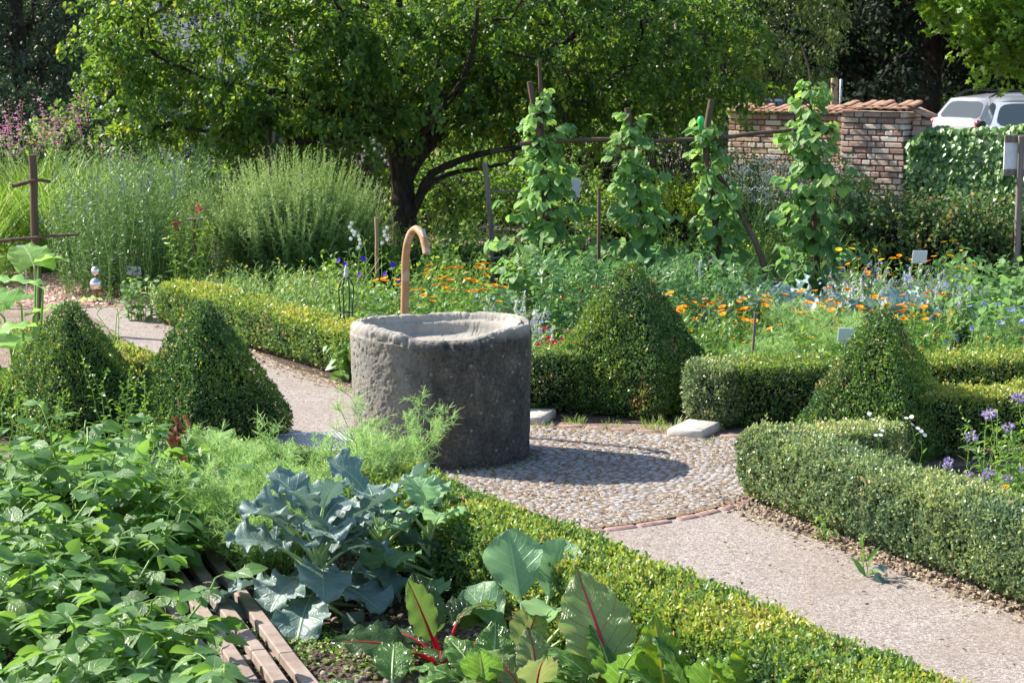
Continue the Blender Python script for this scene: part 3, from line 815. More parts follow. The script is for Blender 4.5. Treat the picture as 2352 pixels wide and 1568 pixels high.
def offs(p, q, d, e0=0.0, e1=0.0):
    """the line p-q moved d to its right and lengthened"""
    p, q = A(p[0], p[1], 0), A(q[0], q[1], 0); u_ = unit(q - p); n_ = A(u_[1], -u_[0], 0)
    return p - u_ * e0 + n_ * d, q + u_ * e1 + n_ * d
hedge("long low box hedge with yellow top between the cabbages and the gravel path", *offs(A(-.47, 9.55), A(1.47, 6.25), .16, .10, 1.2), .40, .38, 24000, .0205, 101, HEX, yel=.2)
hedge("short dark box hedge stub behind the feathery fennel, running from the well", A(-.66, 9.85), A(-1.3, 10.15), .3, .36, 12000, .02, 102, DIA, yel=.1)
hedge("box hedge with pale glossy leaves along the far side of the gravel path", *offs(A(1.31, 10.55), A(2.29, 8.5), -.125, .06, 1.2), .34, .375, 24000, .02, 103, HEX, 'boxsheen', yel=.14, gap=A(1.88, 9.45, .27))
hedge("short box hedge return joining the path hedge to the pyramid", A(1.5, 10.52), A(2.15, 10.85), .3, .37, 16000, .019, 104, HEX, 'boxsheen', yel=.2)
hedge("squared hedge end with pale sunny leaves behind the stone slab", *offs(A(1.42, 12.5), A(1.12, 12.7), .2, 0, 0), .4, .40, 14000, .021, 112, DIA, 'boxsheen', yel=.1)
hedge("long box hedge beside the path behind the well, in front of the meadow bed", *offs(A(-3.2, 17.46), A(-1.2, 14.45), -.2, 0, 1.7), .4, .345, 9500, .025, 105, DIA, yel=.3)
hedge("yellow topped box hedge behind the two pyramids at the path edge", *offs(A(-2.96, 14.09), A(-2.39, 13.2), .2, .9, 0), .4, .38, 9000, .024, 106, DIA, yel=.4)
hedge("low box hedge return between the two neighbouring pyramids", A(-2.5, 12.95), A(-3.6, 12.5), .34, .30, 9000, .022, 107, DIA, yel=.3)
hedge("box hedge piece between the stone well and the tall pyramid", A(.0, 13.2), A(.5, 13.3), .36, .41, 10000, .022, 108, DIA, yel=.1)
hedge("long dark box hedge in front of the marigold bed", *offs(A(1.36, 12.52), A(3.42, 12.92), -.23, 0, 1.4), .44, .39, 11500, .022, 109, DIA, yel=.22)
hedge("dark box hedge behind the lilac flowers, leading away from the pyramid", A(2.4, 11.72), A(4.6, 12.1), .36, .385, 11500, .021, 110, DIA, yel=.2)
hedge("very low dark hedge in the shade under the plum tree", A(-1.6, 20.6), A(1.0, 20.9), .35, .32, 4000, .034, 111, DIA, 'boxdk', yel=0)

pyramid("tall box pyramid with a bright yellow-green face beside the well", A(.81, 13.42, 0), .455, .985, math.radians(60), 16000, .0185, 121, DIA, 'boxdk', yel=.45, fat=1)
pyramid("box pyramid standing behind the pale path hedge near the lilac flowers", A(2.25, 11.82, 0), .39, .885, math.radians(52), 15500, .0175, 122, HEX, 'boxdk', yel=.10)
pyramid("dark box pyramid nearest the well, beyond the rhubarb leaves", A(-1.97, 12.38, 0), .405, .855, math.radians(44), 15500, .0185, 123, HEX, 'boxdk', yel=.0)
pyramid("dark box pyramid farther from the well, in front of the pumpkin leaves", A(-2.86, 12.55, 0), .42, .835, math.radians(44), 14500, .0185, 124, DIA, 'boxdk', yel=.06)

# ------------------------------------------------------------------ trees
def grow(limbs, att, rng, trunk_c, rtwig=.004, rmax=.2, step=.16, bow=.12):
    """limbs: list of (points, r0, r1); attractors join the nearest branch from the trunk outwards"""
    nodes, par, fixed = [], [], []
    for P, r0, r1 in limbs:
        P = np.asarray(P, float)
        Ln = np.linalg.norm(np.diff(P, axis=0), axis=1).sum()
        S = smooth_path(P, max(4, int(Ln / step)))
        if nodes:
            k = int(np.argmin(np.linalg.norm(np.array(nodes) - S[0], axis=1)))
        else: k = -1
        for i, s in enumerate(S):
            nodes.append(s); par.append(k); fixed.append(r0 + (r1 - r0) * i / (len(S) - 1)); k = len(nodes) - 1
    base = np.array(nodes)
    d = np.min(np.linalg.norm(att[:, None] - base[None], axis=2), axis=1)
    buf = np.zeros((len(nodes) + len(att) * 14, 3)); buf[:len(nodes)] = base; cnt = len(nodes)
    tips, tdir = [], []
    for i in np.argsort(d):
        q = att[i]
        dd = buf[:cnt] - q
        k = int(np.argmin((dd ** 2).sum(1) + np.where(dd[:, 2] > 0, .3 * dd[:, 2] ** 2, 0)))
        p = buf[k]; L = np.linalg.norm(q - p)
        n = int(np.clip(L / step, 2, 12))
        off = rng.normal(0, bow * L, 3) + A(0, 0, .12 * L)
        kk = k
        for s in range(1, n + 1):
            f = s / n
            buf[cnt] = p + (q - p) * f + off * f * (1 - f) * 1.6
            nodes.append(None); par.append(kk); fixed.append(None); kk = cnt; cnt += 1
        tips.append(kk); tdir.append(buf[kk] - buf[par[kk]])
    N = buf[:cnt]; par = np.array(par)
    load = np.zeros(cnt); load[tips] = 1
    for i in range(cnt - 1, -1, -1):
        if par[i] >= 0: load[par[i]] += load[i]
    rad = rtwig * np.maximum(1, load) ** .5
    for i, fv in enumerate(fixed):
        if fv is not None: rad[i] = fv
    rad = np.minimum(rad, rmax)
    kids = np.where(par >= 0)[0]
    r0 = np.minimum(rad[par[kids]], rad[kids] * 1.5)
    return N, par, rad, kids, r0, N[tips], unit(np.array(tdir))
def twig_leaves(g, tips, tdir, per, tl, T, size, rng, droop=.5, rnd0=.4, spread=1.0, rb=.25):
    n = len(tips)
    d0 = unit(tdir + rng.normal(0, .5, (n, 3)))
    t = rng.uniform(-.15, 1, (n, per))
    P = tips[:, None] + d0[:, None] * (t * tl)[..., None] + A(0, 0, -1) * (np.clip(t, 0, 1) ** 2 * tl * droop)[..., None]
    P = P + rng.normal(0, .02 * spread + .1 * tl * spread, (n, per, 3))
    P = P.reshape(-1, 3); m = len(P)
    d = unit(np.repeat(d0, per, 0) * .6 + rng.normal(0, .7, (m, 3)) + A(0, 0, -droop))
    up = unit(A(0, 0, 1) + rng.normal(0, .55, (m, 3)))
    cl = np.repeat(rng.normal(0, .12, n), per)
    scatter(g, T, P, frames(d, up), size * rng.uniform(.65, 1.25, m), np.clip(rnd0 + cl + rng.normal(0, rb, m), 0, 1))
def tree(label, base, limbs, att, seed, per, tl, T, size, leafm, barkm='dkbark', group=None, droop=.5, rtwig=.004, rmax=.3, name="tree", sides=5, spread=1.0, rnd0=.4, minr=0.0, step=.16, rb=.25, bow=.12):
    rng = np.random.default_rng(seed)
    th = thing(name, label, "tree", base, group)
    N, par, rad, kids, r0, tips, td = grow(limbs, att, rng, base, rtwig, rmax, step, bow)
    g = Geo()
    k = rad[kids] > minr
    tubes(g, np.stack([N[par[kids]][k], N[kids][k]], 1), np.stack([r0[k], rad[kids][k]], 1), sides)
    g.build("trunk", M[barkm], th, world=True)
    g = Geo(); twig_leaves(g, tips, td, per, tl, T, size, rng, droop, rnd0, spread, rb)
    g.build("crown", M[leafm], th, world=True)
    return th
def blob(rng, c, r, n, shell=.5):
    d = rvec(rng, n) * (rng.uniform(0, 1, (n, 1)) ** (1 / 3) * (1 - shell) + shell * rng.uniform(.8, 1, (n, 1)))
    return np.asarray(c) + d * np.asarray(r)

# the plum tree
def build_plum():
    rng = np.random.default_rng(77)
    Y = 23.0
    P = lambda x, y, dy=0.0: D(x, y, Y + dy)
    b = P(940, 640); b[2] = 0
    limbs = [([b, P(935, 560), P(928, 500), P(925, 440), P(920, 380), P(908, 310), P(900, 220, .2), P(905, 100, .3), P(912, 0, .2), P(905, -150, .3)], .165, .04),
             ([P(935, 520, -.05), P(965, 450, -.1), P(985, 405, -.2), P(1040, 375, -.3), P(1120, 350, -.4), P(1200, 338, -.5), P(1300, 320, -.6)], .06, .02),
             ([P(955, 480), P(985, 425, .1), P(1030, 400, .2), P(1120, 385, .3), P(1180, 370, .3)], .045, .015),
             ([P(925, 430), P(955, 370), P(1000, 320, .2), P(1060, 260, .3), P(1150, 190, .4), P(1260, 120, .6), P(1350, 60, .6), P(1480, -20, .6)], .09, .025),
             ([P(925, 420), P(950, 340, -.2), P(990, 280, -.5), P(1060, 190, -1.0), P(1090, 90, -1.4), P(1100, -40, -1.6)], .06, .02),
             ([P(915, 350), P(880, 300, -.3), P(820, 270, -.6), P(720, 240, -.8), P(620, 210, -.9), P(480, 180, -1.0), P(360, 130, -1.0)], .075, .015),
             ([P(912, 330), P(860, 240, .3), P(780, 150, .5), P(680, 60, .6), P(560, -40, .6)], .07, .02),
             ([P(905, 260), P(850, 150, -.6), P(800, 60, -1.0), P(740, -60, -1.2)], .05, .02),
             ([P(880, 300, -.3), P(800, 310, -.8), P(700, 325, -1.0), P(560, 320, -1.1), P(420, 290, -1.1)], .06, .015),
             ([P(985, 300), P(1080, 270, .6), P(1200, 230, 1.0), P(1350, 190, 1.2), P(1550, 130, 1.3)], .08, .02)]
    att = [blob(rng, P(930, -60), (2.6, 2.2, 1.5), 420), blob(rng, P(560, 120, -.6), (1.95, 1.6, 1.0), 330, .3), blob(rng, P(1300, 90, .5), (1.9, 1.8, 1.0), 360, .3),
           blob(rng, P(1150, 230, .6), (1.3, 1.4, .65), 150, .3), blob(rng, P(760, 280, -.8), (1.1, 1.0, .5), 90, .2), blob(rng, P(420, 230, -1.0), (.95, .9, .5), 80, .2), blob(rng, P(1550, 120, 1.0), (1.2, 1.2, 1.0), 170, .3), blob(rng, P(330, 60, -.8), (.8, .9, .7), 70, .2),
           blob(rng, P(640, 330, -1.0), (.8, .5, .32), 40, .2), blob(rng, P(900, 150, -.6), (1.4, 1.2, .8), 150, .3), blob(rng, P(1060, 440, -.2), (.3, .3, .16), 6, .2)]
    att = np.concatenate(att)
    # openings in the crown at its outer left, where the house shows through
    q = fbm(att * 1.1, 5, 2)
    att = att[(q > .40) | (att[:, 0] > -1.0)]
    tree("broad spreading plum tree with a forked dark trunk over the herb beds", b, limbs, att, 78, 44, .30, leaf_t(3, 2, .5, .85, 1.0, .25, .8), .082, 'plum', 'bark', name="plum_tree", sides=8, droop=.45, rtwig=.0035, spread=.75, rb=.2, rnd0=.38)
    # plums
build_plum()

def simple_tree(label, x, Y, h, crown, n, per, tl, T, size, leafm, seed, zc0=.3, r=.18, group=None, droop=.4, name="tree", barkm='dkbark', rnd0=.4, shell=.5, rtwig=.006):
    rng = np.random.default_rng(seed)
    b = A(x, Y, 0)
    top = b + A(rng.normal(0, .2), rng.normal(0, .2), h * .92)
    limbs = [([b, b + A(.05, 0, h * .2), b + A(-.05, .1, h * .5), top], r, .03)]
    att = np.concatenate([blob(rng, b + A(*c[:3]), c[3:6], int(n * c[6]), shell) for c in crown])
    att = att[att[:, 2] > .15]
    return tree(label, b, limbs, att, seed + 1, per, tl, T, size, leafm, barkm, group, droop, rtwig, .4, name, 5, 1.0, rnd0, .006, .4)
FAR = diamond_t(.6, .12, .15)
XP = lambda px, Y: (px - CX) / F * Y * 1.01
# dark deciduous trees behind the fireweed
for i, (px, Y, h) in enumerate(((60, 34, 9), (-260, 35, 10), (150, 39, 9.5), (330, 44, 8))):
    simple_tree(["dark leafy tree with pale slender stems behind the pink fireweed", "dark leafy tree at the picture edge behind the ornamental grass", "dark tree between the pale house and the slender stemmed tree", "dark tree farther back against the pale house wall"][i],
                XP(px, Y), Y, h, [(0, 0, h * .55, 2.4, 2.2, h * .42, .8), (0, -1.0, 1.6, 2.0, 1.4, 1.3, .2)], 620, 34, .5, leaf_t(2, 2, .6, .8, 1, .2, .5), .1, 'dkleaf', 200 + i, group="dark trees behind the beds", shell=.45)
# olive green tree and neighbours behind the bean poles
simple_tree("feathery olive green tree behind the bean poles and brick wall", XP(1700, 29), 29, 6.5, [(0, 0, 3.4, 1.55, 1.5, 2.3, .75), (-.9, -.3, 2.3, 1.2, 1.2, 1.2, .25)], 620, 40, .45, leaf_t(2, 2, .4, .8, 1, .2, .5), .085, 'olive', 220, droop=.7, rnd0=.45)
simple_tree("shaded dark green tree directly behind the tallest bean pole", XP(1380, 31), 31, 7, [(0, 0, 3.2, 2.2, 1.6, 2.9, 1.0)], 560, 36, .45, leaf_t(2, 2, .5, .8, 1, .2, .5), .09, 'dkleaf', 224, rnd0=.6)
simple_tree("dark tree hidden behind the plum crown", XP(980, 37), 37, 8, [(0, 0, 4.2, 2.8, 2, 3.4, 1.0)], 520, 34, .5, FAR, .13, 'dkleaf', 226, rnd0=.6)
# dark conifer with hanging boughs
def build_conifer():
    rng = np.random.default_rng(300)
    Y = 47.0; b = A(XP(2120, Y), Y, 0)
    limbs = [([b, b + A(0, 0, 3), b + A(0, 0, 7), b + A(0, 0, 12)], .4, .08)]
    att = []
    for k in range(70):
        z = rng.uniform(2.2, 11); a = rng.uniform(0, 6.28); L = (12.5 - z) * .34 + rng.uniform(0, .8)
        p0 = b + A(0, 0, z); d = A(math.cos(a), math.sin(a), 0)
        pts = [p0, p0 + d * L * .4 + A(0, 0, -.1), p0 + d * L * .8 + A(0, 0, -.55), p0 + d * L + A(0, 0, -.95)]
        limbs.append((pts, .05, .01))
        n = int(L * 7)
        t = rng.uniform(.25, 1.0, n)[:, None]
        att.append(p0 + d * L * t + A(0, 0, -1) * t ** 2 * .95 + rng.normal(0, 1, (n, 3)) * A(.3, .3, .12) + A(0, 0, -.15))
    tree("large very dark conifer with drooping boughs above the parked cars", b, limbs, np.concatenate(att), 301, 44, .55, FAR, .16, 'conifer', droop=.8, name="conifer", minr=.008, step=.5, spread=.8)
build_conifer()
# maple whose branch hangs into the picture
def build_maple():
    rng = np.random.default_rng(320)
    Y = 27.0; b = A(XP(2640, Y), Y, 0)
    P = lambda x, y, dy=0.0: D(x, y, Y + dy)
    limbs = [([b, b + A(-.1, 0, 2), b + A(0, 0, 4), b + A(.1, 0, 6.5)], .22, .06), ([b + A(-.1, 0, 2.2), P(2500, 0), P(2350, -10), P(2200, -20), P(2080, 10)], .07, .012), ([b + A(-.1, 0, 2.4), P(2450, 90), P(2350, 110), P(2280, 100)], .04, .01)]
    att = np.concatenate([blob(rng, P(2330, 20), (.95, .9, .55), 130, .2), blob(rng, P(2180, -40), (.75, .7, .42), 55, .2), blob(rng, P(2420, 80), (.6, .7, .45), 60, .2), blob(rng, P(2300, 105), (.3, .4, .22), 18, .2), blob(rng, b + A(0, 0, 5), (2.2, 2.2, 2.2), 240, .4)])
    # five-pointed leaf
    a = np.radians([-90, -35, 0, 35, 62, 90, 118, 145, 180, 215]); rr_ = np.array([.05, .42, .6, .5, .28, 0, 0, 0, 0, 0])
    ang = np.radians([-90, -50, -15, 10, 35, 60, 90, 120, 145, 170, 195, 230]); rad = np.array([.08, .32, .55, .3, .62, .36, .72, .36, .62, .3, .55, .32])
    V = np.stack([rad * np.cos(ang), rad * np.sin(ang) + .3, -.12 * rad ** 2], -1)
    T = (V, np.array([[0, 1, 2, 3], [0, 3, 4, 5], [0, 5, 6, 7], [0, 7, 8, 9], [0, 9, 10, 11]]), V[:, :2] + .5)
    tree("bright green maple whose leafy branch hangs over the ivy wall", b, limbs, att, 321, 26, .35, T, .11, 'maple', name="maple_tree", droop=.35)
build_maple()
# far trees that close the view
T2 = diamond_t(.65, .15, .15)
far_l = ["broad tree", "tall tree", "rounded tree", "bushy tree"]
for i, (px, Y, h, w_) in enumerate(((-500, 62, 10, 5), (150, 64, 11, 5), (620, 66, 12, 5.5), (1050, 62, 11, 5), (1480, 64, 12, 5.5), (1900, 70, 12, 5), (2330, 74, 11, 5.5), (2800, 68, 12, 6))):
    simple_tree("one of the far trees closing the view behind the garden", XP(px, Y), Y, h, [(0, 0, h * .52, w_, 3, h * .46, .75), (0, -1, h * .2, w_, 2.4, h * .22, .25)], 420, 40, .9, T2, .24, 'olive' if i % 2 else 'dkleaf', 340 + 3 * i, group="far trees behind the garden", r=.3, shell=.4, rtwig=.01)

def bush(label, c, r, n, T, size, mat, seed, per=24, tl=.2, name="shrub", group=None, droop=.2, rnd0=.4, rb=.25, shell=.4, cat="shrub", stemm='dkbark'):
    rng = np.random.default_rng(seed)
    c = A(c[0], c[1], 0)
    att = blob(rng, c + A(0, 0, r[2] * .5), (r[0], r[1], r[2] * .52), n, shell)
    att = att[att[:, 2] > .05]
    th = thing(name, label, cat, c, group)
    g = Geo()
    b0 = c + rng.normal(0, 1, (len(att), 3)) * A(r[0] * .25, r[1] * .25, 0)
    md = (b0 + att) / 2 + A(0, 0, .1) * r[2]
    k = rng.uniform(0, 1, len(att)) < min(1, 90 / len(att))
    tubes(g, np.stack([b0, md, att], 1)[k], A(.012, .008, .004), 4)
    g.build("stems", M[stemm], th, world=True)
    g = Geo(); twig_leaves(g, att, unit(att - (c + A(0, 0, -.3))), per, tl, T, size, rng, droop, rnd0, 1.0, rb)
    g.build("leaves", M[mat], th, world=True)
    return th
L22 = leaf_t(2, 2, .55, .8, 1, .2, .5)
for i, (px, Y, r, m, s, n) in enumerate(((1040, 26, (.9, .7, 1.0), 'shrub', .07, 150), (1160, 27.5, (.9, .7, 1.5), 'shrub', .08, 150), (1270, 26, (.8, .6, .9), 'shrub', .06, 110), (1010, 30, (1.2, .8, 1.7), 'lime', .08, 160), (1440, 25, (.8, .5, .7), 'shrub', .06, 110), (1560, 23.5, (.6, .5, .85), 'lime', .05, 120), (1530, 26.5, (.7, .6, 1.6), 'dkleaf', .08, 150), (840, 27, (1.0, .7, 1.3), 'dkleaf', .08, 150), (1660, 24.5, (.55, .4, .9), 'lime', .05, 110))):
    bush(["sunny green shrub just behind the plum trunk", "taller sunny shrub behind the low plum limb", "small green shrub below the plum branches by the grey stake", "pale lime shrub deep behind the plum trunk", "green shrub between the first two bean poles", "pale lime green herb clump between the middle bean poles", "dark shaded shrub between the bean poles", "dark shrub in the shade behind the feathery bush", "pale lime clump at the foot of the brick wall"][i],
         A(XP(px, Y), Y), r, n, L22, s, m, 400 + i, 26, .2, group="shrubs under the trees")
# sunlit scrub beyond the cars
for i, (px, Y, r) in enumerate(((1960, 58, (1.8, 1, 3)), (2110, 60, (2, 1, 2.6)), (2240, 58, (2, 1, 3.2)), (2380, 60, (2.2, 1, 4)), (1840, 60, (1.6, 1, 2.8)))):
    bush("pale green scrub bush in the sun beyond the parked cars", A(XP(px, Y), Y), r, 240, FAR, .16, 'lime' if i % 2 else 'shrub', 430 + i, 26, .4, group="sunlit scrub beyond the cars", rnd0=.5)

# understorey behind the left beds
for i, (px, Y, r, m, s, n) in enumerate(((230, 28, (1.0, .8, 1.7), 'shrub', .08, 150), (420, 27.5, (1.1, .8, 1.6), 'dkleaf', .08, 170), (560, 28.5, (1.1, .8, 1.8), 'shrub', .08, 170), (720, 28, (1.1, .8, 1.7), 'dkleaf', .08, 170), (60, 29, (1.2, .8, 1.9), 'dkleaf', .09, 170), (500, 25.5, (.7, .6, 1.0), 'shrub', .06, 110), (1350, 28.5, (1.0, .7, 1.5), 'shrub', .08, 140), (1620, 28, (.9, .6, 1.5), 'shrub', .07, 130), (1230, 29.5, (1.1, .7, 1.8), 'dkleaf', .08, 150))):
    bush(["green shrub behind the ornamental grass", "dark shrub under the outer plum leaves", "green shrub seen past the stick ends", "dark shrub behind the feathery artemisia bush", "dark shrub behind the fireweed", "low green shrub behind the tall purple herbs", "green shrub farther back between the first bean poles", "green shrub just in front of the olive green tree", "dark shrub at the back below the plum branches"][i],
         A(XP(px, Y), Y), r, n, L22, s, m, 450 + i, 26, .2, group="shrubs under the trees")

for i, (px, Y, r, m, n, lab) in enumerate(((1690, 24.2, (.5, .4, 1.15), 'greygrass', 120, "pale small leaved bush against the low brick wall"), (1780, 23.9, (.5, .4, 1.05), 'berry', 120, "green bush between the third and fourth bean vines before the wall"), (1885, 23.4, (.45, .35, 1.2), 'greygrass', 110, "pale green bush right behind the fourth bean vine"), (1970, 22.6, (.4, .35, .95), 'shrub', 90, "sunny green bush below the brick pillar"))):
    bush(lab, A(XP(px, Y), Y), r, n, L22, .05, m, 470 + i, 24, .2, group="bushes before the brick wall")
# ------------------------------------------------------------------ house, brick wall, ivy, cars
def build_house():
    Y = 52.0
    x0, x1 = XP(215, Y), XP(560, Y)
    w = thing("house", "pale lavender-grey house wall glimpsed through the plum leaves", "house", ((x0 + x1) / 2, Y + 4, 0))
    pl = plain_mat("pale_render", (.62, .64, .7), .9, .1, 0, .05, 3)
    g = Geo(); box(g, [(x0 + x1) / 2, Y + 4, 3.1], [x1 - x0, 8, 6.2]); g.build("wall", pl, w, world=True, smooth=False)
    g = Geo()
    a, b, c = x0 - .4, x1 + .4, (x0 + x1) / 2
    V = A([a, Y - .5, 6.15], [b, Y - .5, 6.15], [b, Y + 8.5, 6.15], [a, Y + 8.5, 6.15], [c, Y - .5, 8.6], [c, Y + 8.5, 8.6])
    g.add(V, [[0, 1, 2, 3], [1, 2, 5, 4], [0, 4, 5, 3]]); g.add(V[[0, 1, 4]], [[0, 1, 2]]); g.add(V[[3, 2, 5]], [[0, 1, 2]])
    g.build("roof", plain_mat("roof_tile", (.25, .1, .07), .8, .2), w, world=True, smooth=False)
    fr, gl = plain_mat("white_frame", (.75, .75, .75), .5), plain_mat("window_glass", (.05, .06, .08), .08, .6)
    for px in (330, 470):
        for z in (1.6, 4.3):
            x = XP(px, Y)
            g = Geo()
            for sx in (-.55, .55): box(g, [x + sx, Y - .02, z], [.08, .1, 1.4])
            for sz in (-.66, .66): box(g, [x, Y - .02, z + sz], [1.02, .1, .08])
            f = g.build("window", fr, w, world=True, smooth=False)
            g = Geo(); box(g, [x, Y - .012, z], [1.02, .03, 1.24]); p = g.build("pane", gl, f, smooth=False)
            p.location = [-v for v in w.location]
build_house()

t = NT("old_brick")
col = t.ramp(t.attr("rnd").outputs["Fac"], [(0, (.28, .17, .14)), (.3, (.46, .3, .24)), (.6, (.56, .41, .33)), (.85, (.63, .52, .44)), (1, (.68, .6, .53))])
f = t.noise(22, 4)
col = t.mixc(t.ramp(f, [(.5, (0, 0, 0)), (.7, (.5, .5, .5))]), col, (.55, .5, .44))
t.base(col, .9, .15); t.bump(f, .5, .01)
M['brick'] = t.m
M['mortar'] = plain_mat("eroded_mortar", (.17, .14, .115), .95, .1, 0, .35, 30)
t = NT("clay_tile"); f = t.noise(12, 4)
t.base(t.ramp(f, [(.3, (.27, .14, .095)), (.55, (.42, .25, .17)), (.75, (.42, .36, .3))]), .85, .2); t.bump(f, .4, .01)
M['tile'] = t.m
def brick_run(g, gm, x0, x1, y, z1, rng, ends=True, depth=.24, z0=0.0):
    z, row = z0, 0
    while z < z1 - .04:
        x = x0 + (0 if row % 2 else -.06); hd = row % 2
        while x < x1:
            L = rng.choice([.115, .24], p=[.55, .45])
            a, b = max(x, x0), min(x + L, x1)
            if b - a > .03:
                box(g, [(a + b) / 2, y + depth / 2 - rng.uniform(0, .016), z + .033], [b - a - .014, depth, .058 + rng.uniform(-.004, .004)], rng.normal(0, .006), .007, rng.uniform())
            x += L
        z += .073; row += 1
    box(gm, [(x0 + x1) / 2, y + depth / 2 + .008, (z0 + z1) / 2 - .02], [x1 - x0 - .02, depth - .02, z1 - z0 - .04])
WPHI = math.radians(-35)
W0 = A(XP(1640, 25.4), 25.4, 0); WD = A(math.cos(WPHI), math.sin(WPHI), 0)
def wall_s(px):
    k = (px - CX) / F * 1.01
    return (k * W0[1] - W0[0]) / (WD[0] - k * WD[1])
def build_wall():
    rng = np.random.default_rng(9)
    xa, xb, xc, xd = 0.0, wall_s(1925), wall_s(2070), wall_s(2352) + 2.6
    za, zb, zd = 1.62, 1.70, 1.44
    w = thing("brick_wall", "weathered old brick garden wall with a clay tile coping behind the bean poles", "wall", W0, None, WPHI)
    g, gm = Geo(), Geo()
    brick_run(g, gm, xa, xb - .01, .3, za, rng)
    brick_run(g, gm, xb, xc, -.06, zb, rng, depth=.5)
    brick_run(g, gm, xc + .01, xd, .1, zd, rng)
    brick_run(g, gm, xc + .012, xc + .2, .12, zd + .16, rng, depth=.2, z0=zd)
    g.build("brickwork", M['brick'], w, smooth=False)
    gm.build("mortar", M['mortar'], w, smooth=False)
    g = Geo()
    def coping(x0, x1, y, z):
        n = int((x1 - x0) / .105)
        for row in range(2):
            for i in range(n):
                if rng.uniform() < .04 + .16 * row: continue
                x = x0 + (x1 - x0) * (i + .5 + .4 * row) / n
                a = np.linspace(0, np.pi, 7); wd = (x1 - x0) / n * .94
                xs = x + np.cos(a) * wd / 2; zs = z + .012 + .032 * row + np.sin(a) * .018 + rng.uniform(-.006, .006)
                q0 = np.stack([xs, np.full(7, y - .07 + .07 * row + rng.uniform(-.02, .02)), zs], -1); q1 = q0 + A(0, .3, .05)
                V = np.concatenate([q0, q1, q0 - A(0, 0, .016), q1 - A(0, 0, .016)])
                f = [[i_, i_ + 1, 7 + i_ + 1, 7 + i_] for i_ in range(6)] + [[14 + i_, 21 + i_, 21 + i_ + 1, 14 + i_ + 1] for i_ in range(6)] + [[i_, 14 + i_, 14 + i_ + 1, i_ + 1] for i_ in range(6)]
                g.add(V, f, None, rng.uniform())
    coping(xa - .05, xb, .3, za)
    coping(xb - .04, xc + .05, -.06, zb)
    box(g, [xc + .12, .2, zb - .03], [.26, .34, .03], 0, .008, .5, tilt=[[.93, 0, .36], [0, 1, 0], [-.36, 0, .93]])
    g.build("coping", M['tile'], w)
    Yr = 24.6
    r = thing("metal_rail", "black metal bar standing level above the end of the brick wall", "rail", (XP(2100, Yr), Yr, 0))
    g = Geo(); p, q = D(2070, 277, Yr), D(2136, 276, Yr)
    tubes(g, np.stack([p, q]), .022, 6, .5, True); tubes(g, np.stack([p + A(.05, 0, 0), A(p[0] + .05, p[1], 0)]), .02, 6); tubes(g, np.stack([q - A(.05, 0, 0), A(q[0] - .05, q[1], 0)]), .02, 6)
    g.build("bar", plain_mat("black_iron", (.02, .02, .02), .5), r, world=True)
    # ivy over the lower wall
    iv = thing("ivy", "glossy ivy covering the wall behind the berry bushes", "ivy", W0 + WD * (xc + xd) / 2, None, WPHI)
    off = (xc + xd) / 2
    n = 30000
    x = rng.uniform(xc + .05, xd, n); z = rng.uniform(0, 1, n) ** .7 * 1.95
    edge = xc - .02 + (fbm(np.stack([z * 3, x * 0, x * 0], -1), 4) - .5) * .6
    k = (x > edge + .1) & (z < 1.50 + (fbm(np.stack([x * 1.5, x * 0, x * 0], -1), 8) - .5) * .2 + np.clip((x - xc - .6) * .1, 0, .3))
    x, z = x[k], z[k]; n = len(x)
    bul = fbm(np.stack([x * 2.2, z * 2.2, x * 0], -1), 12) * .26
    over = np.clip((z - 1.35) / .2, 0, 1)
    pos = np.stack([x, .1 - .03 - bul * rng.uniform(.2, 1, n) + over * rng.uniform(0, .35, n), z], -1)
    d = unit(np.stack([rng.normal(0, .5, n), -np.abs(rng.normal(.35, .2, n)), -np.ones(n) * .8], -1))
    up = unit(np.stack([rng.normal(-.25, .5, n), -np.ones(n), rng.normal(.5, .45, n)], -1))
    low = fbm(np.stack([x * 1.2, z * 1.2, x * 0], -1), 15)
    T = leaf_t(2, 2, .95, .6, .8, .2, .4)
    g = Geo(); scatter(g, T, pos - A(off, 0, 0), frames(d, up), rng.uniform(.055, .095, n), np.clip(.42 + (low - .5) * .9 + rng.normal(0, .22, n), 0, 1))
    g.build("leaves", M['ivy'], iv)
    g = Geo()
    S = 70
    xs = rng.uniform(xc + .3, xd, S) - off; P = np.stack([np.stack([xs + .12 * np.sin(k_ * 1.7 + xs * 9), np.full(S, .07), np.full(S, k_ * .36)], -1) for k_ in range(5)], 1)
    tubes(g, P, .008, 4); g.build("stems", M['dkbark'], iv)
build_wall()

